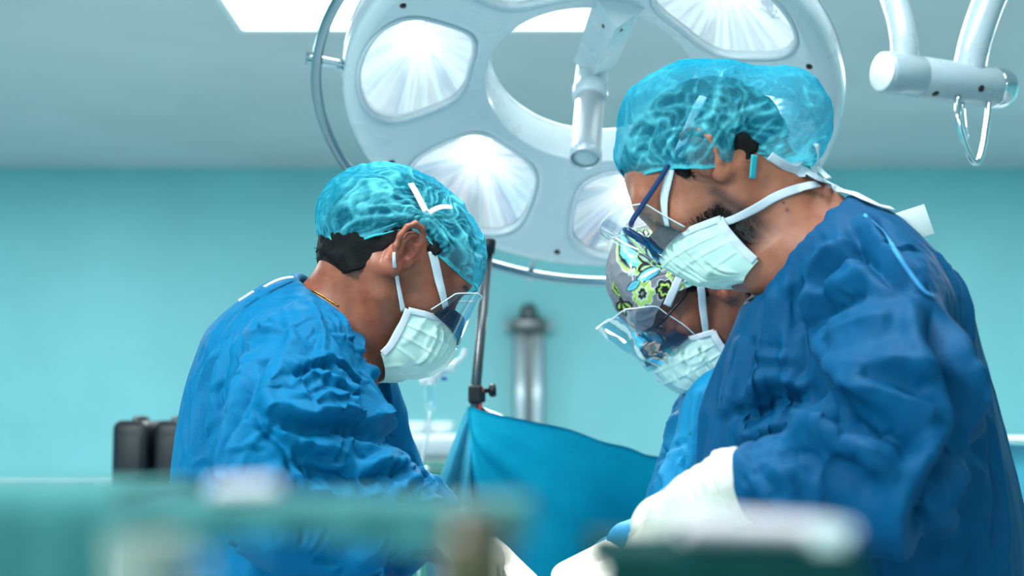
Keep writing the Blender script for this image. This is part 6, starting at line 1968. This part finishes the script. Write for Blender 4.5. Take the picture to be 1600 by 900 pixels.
# a slim shelf nearer still carries the bottle and the cup
zsh = Z(975, YB)
sh = empty('steel_shelf', ((X(150, YB) + X(800, YB)) / 2, YB, 0), 'slim steel shelf below the lower edge of the view holding a bottle and a cup', 'shelf')
xm = (X(150, YB) + X(800, YB)) / 2
mesh_obj('plate', *box((xm, YB, zsh - .003), (X(800, YB) - X(150, YB), .05, .005), .0015), M['steel'], sh, smooth=False)
mesh_obj('post', *tube(np.array([[X(745, YB), YB, .02], [X(745, YB), YB, zsh - .004]]), .008, 12), M['steel'], sh)
mesh_obj('foot', *lathe([(.001, 0), (.036, 0), (.036, .012), (.012, .03), (.001, .03)], (X(745, YB), YB, 0), (0, 0, 1), 28), M['steel'], sh)
hB = Z(792, YB) - zsh; xB = X(742, YB)
b = empty('brown_bottle', (xB, YB, zsh), 'blurred olive brown bottle in front of the middle of the green tray', 'bottle')
mesh_obj('glass', *lathe([(.001, 0), (.0088, 0), (.0098, .002), (.0098, hB * .70), (.0075, hB * .80), (.0066, hB * .83), (.0066, hB * .9), (.001, hB * .9)], (xB, YB, zsh), (0, 0, 1), 24), M['brown_glass'], b)
mesh_obj('stopper', *lathe([(.0080, hB * .86), (.0080, hB * .99), (.006, hB), (.001, hB)], (xB, YB, zsh), (0, 0, 1), 20), M['brown_glass'], b)
xC = X(232, YB); hC = Z(842, YB) - zsh
cup = empty('cream_cup', (xC, YB, zsh), 'blurred cream enamel cup at the lower left', 'cup')
mesh_obj('bowl', *lathe([(.001, .001), (.008, 0), (.0095, .003), (.0112, hC), (.0118, hC + .0005), (.0108, hC + .0005), (.0088, .005), (.001, .003)], (xC, YB, zsh), (0, 0, 1), 28), M['cream'], cup)
mesh_obj('ear', *tube(spline(np.array([[xC + .010, YB, zsh + hC * .8], [xC + .016, YB, zsh + hC * .75], [xC + .016, YB, zsh + hC * .45], [xC + .009, YB, zsh + hC * .3]]), 5), .0012, 8), M['cream'], cup)
# sterile pack on the low stand
pk = empty('paper_pack', (X(1210, YA), YA + .012, zb_ + .0025), 'blurred pale sterile paper pack lying on the dark green stand', 'pack')
def f_pk(u, v):
    x = X(1075, YA) + u * (X(1338, YA) - X(1075, YA))
    top_ = Z(806, YA) + (Z(822, YA) - Z(806, YA)) * u; bot_ = zb_ + .0025
    ph = v * 2 * np.pi
    hh = (top_ - bot_) / 2 * (1 - .35 * np.abs(2 * u - 1) ** 6)
    return np.stack([x, YA + .016 - .013 * np.cos(ph), (top_ + bot_) / 2 - hh * np.sin(ph)], 1)
cloth_sheet('wrap', f_pk, 30, 24, M['pink_grey'], pk, .0006)
mesh_obj('seal', *box((X(1296, YA), YA + .0015, (Z(815, YA) + zb_) / 2), (.011, .002, .008), .0005), M['collar_white'], pk)
tag(mesh_obj('folded_swab', *sdf_mesh(lambda p: s_flat([X(315, YA), YA + .03, za + .004], [X(395, YA), YA + .03, za + .004], .005, .005, (0, 0, 1), .7)(p) + noise3(p * 160) * .0008, (X(290, YA), YA + .015, za - .005), (X(420, YA), YA + .045, za + .014), .0018, 1, 0), M['pink_grey']), 'pinkish folded swab lying on the green cloth in front of the left surgeon', 'swab')
print('all done', round(_time.perf_counter() - _T0, 1))
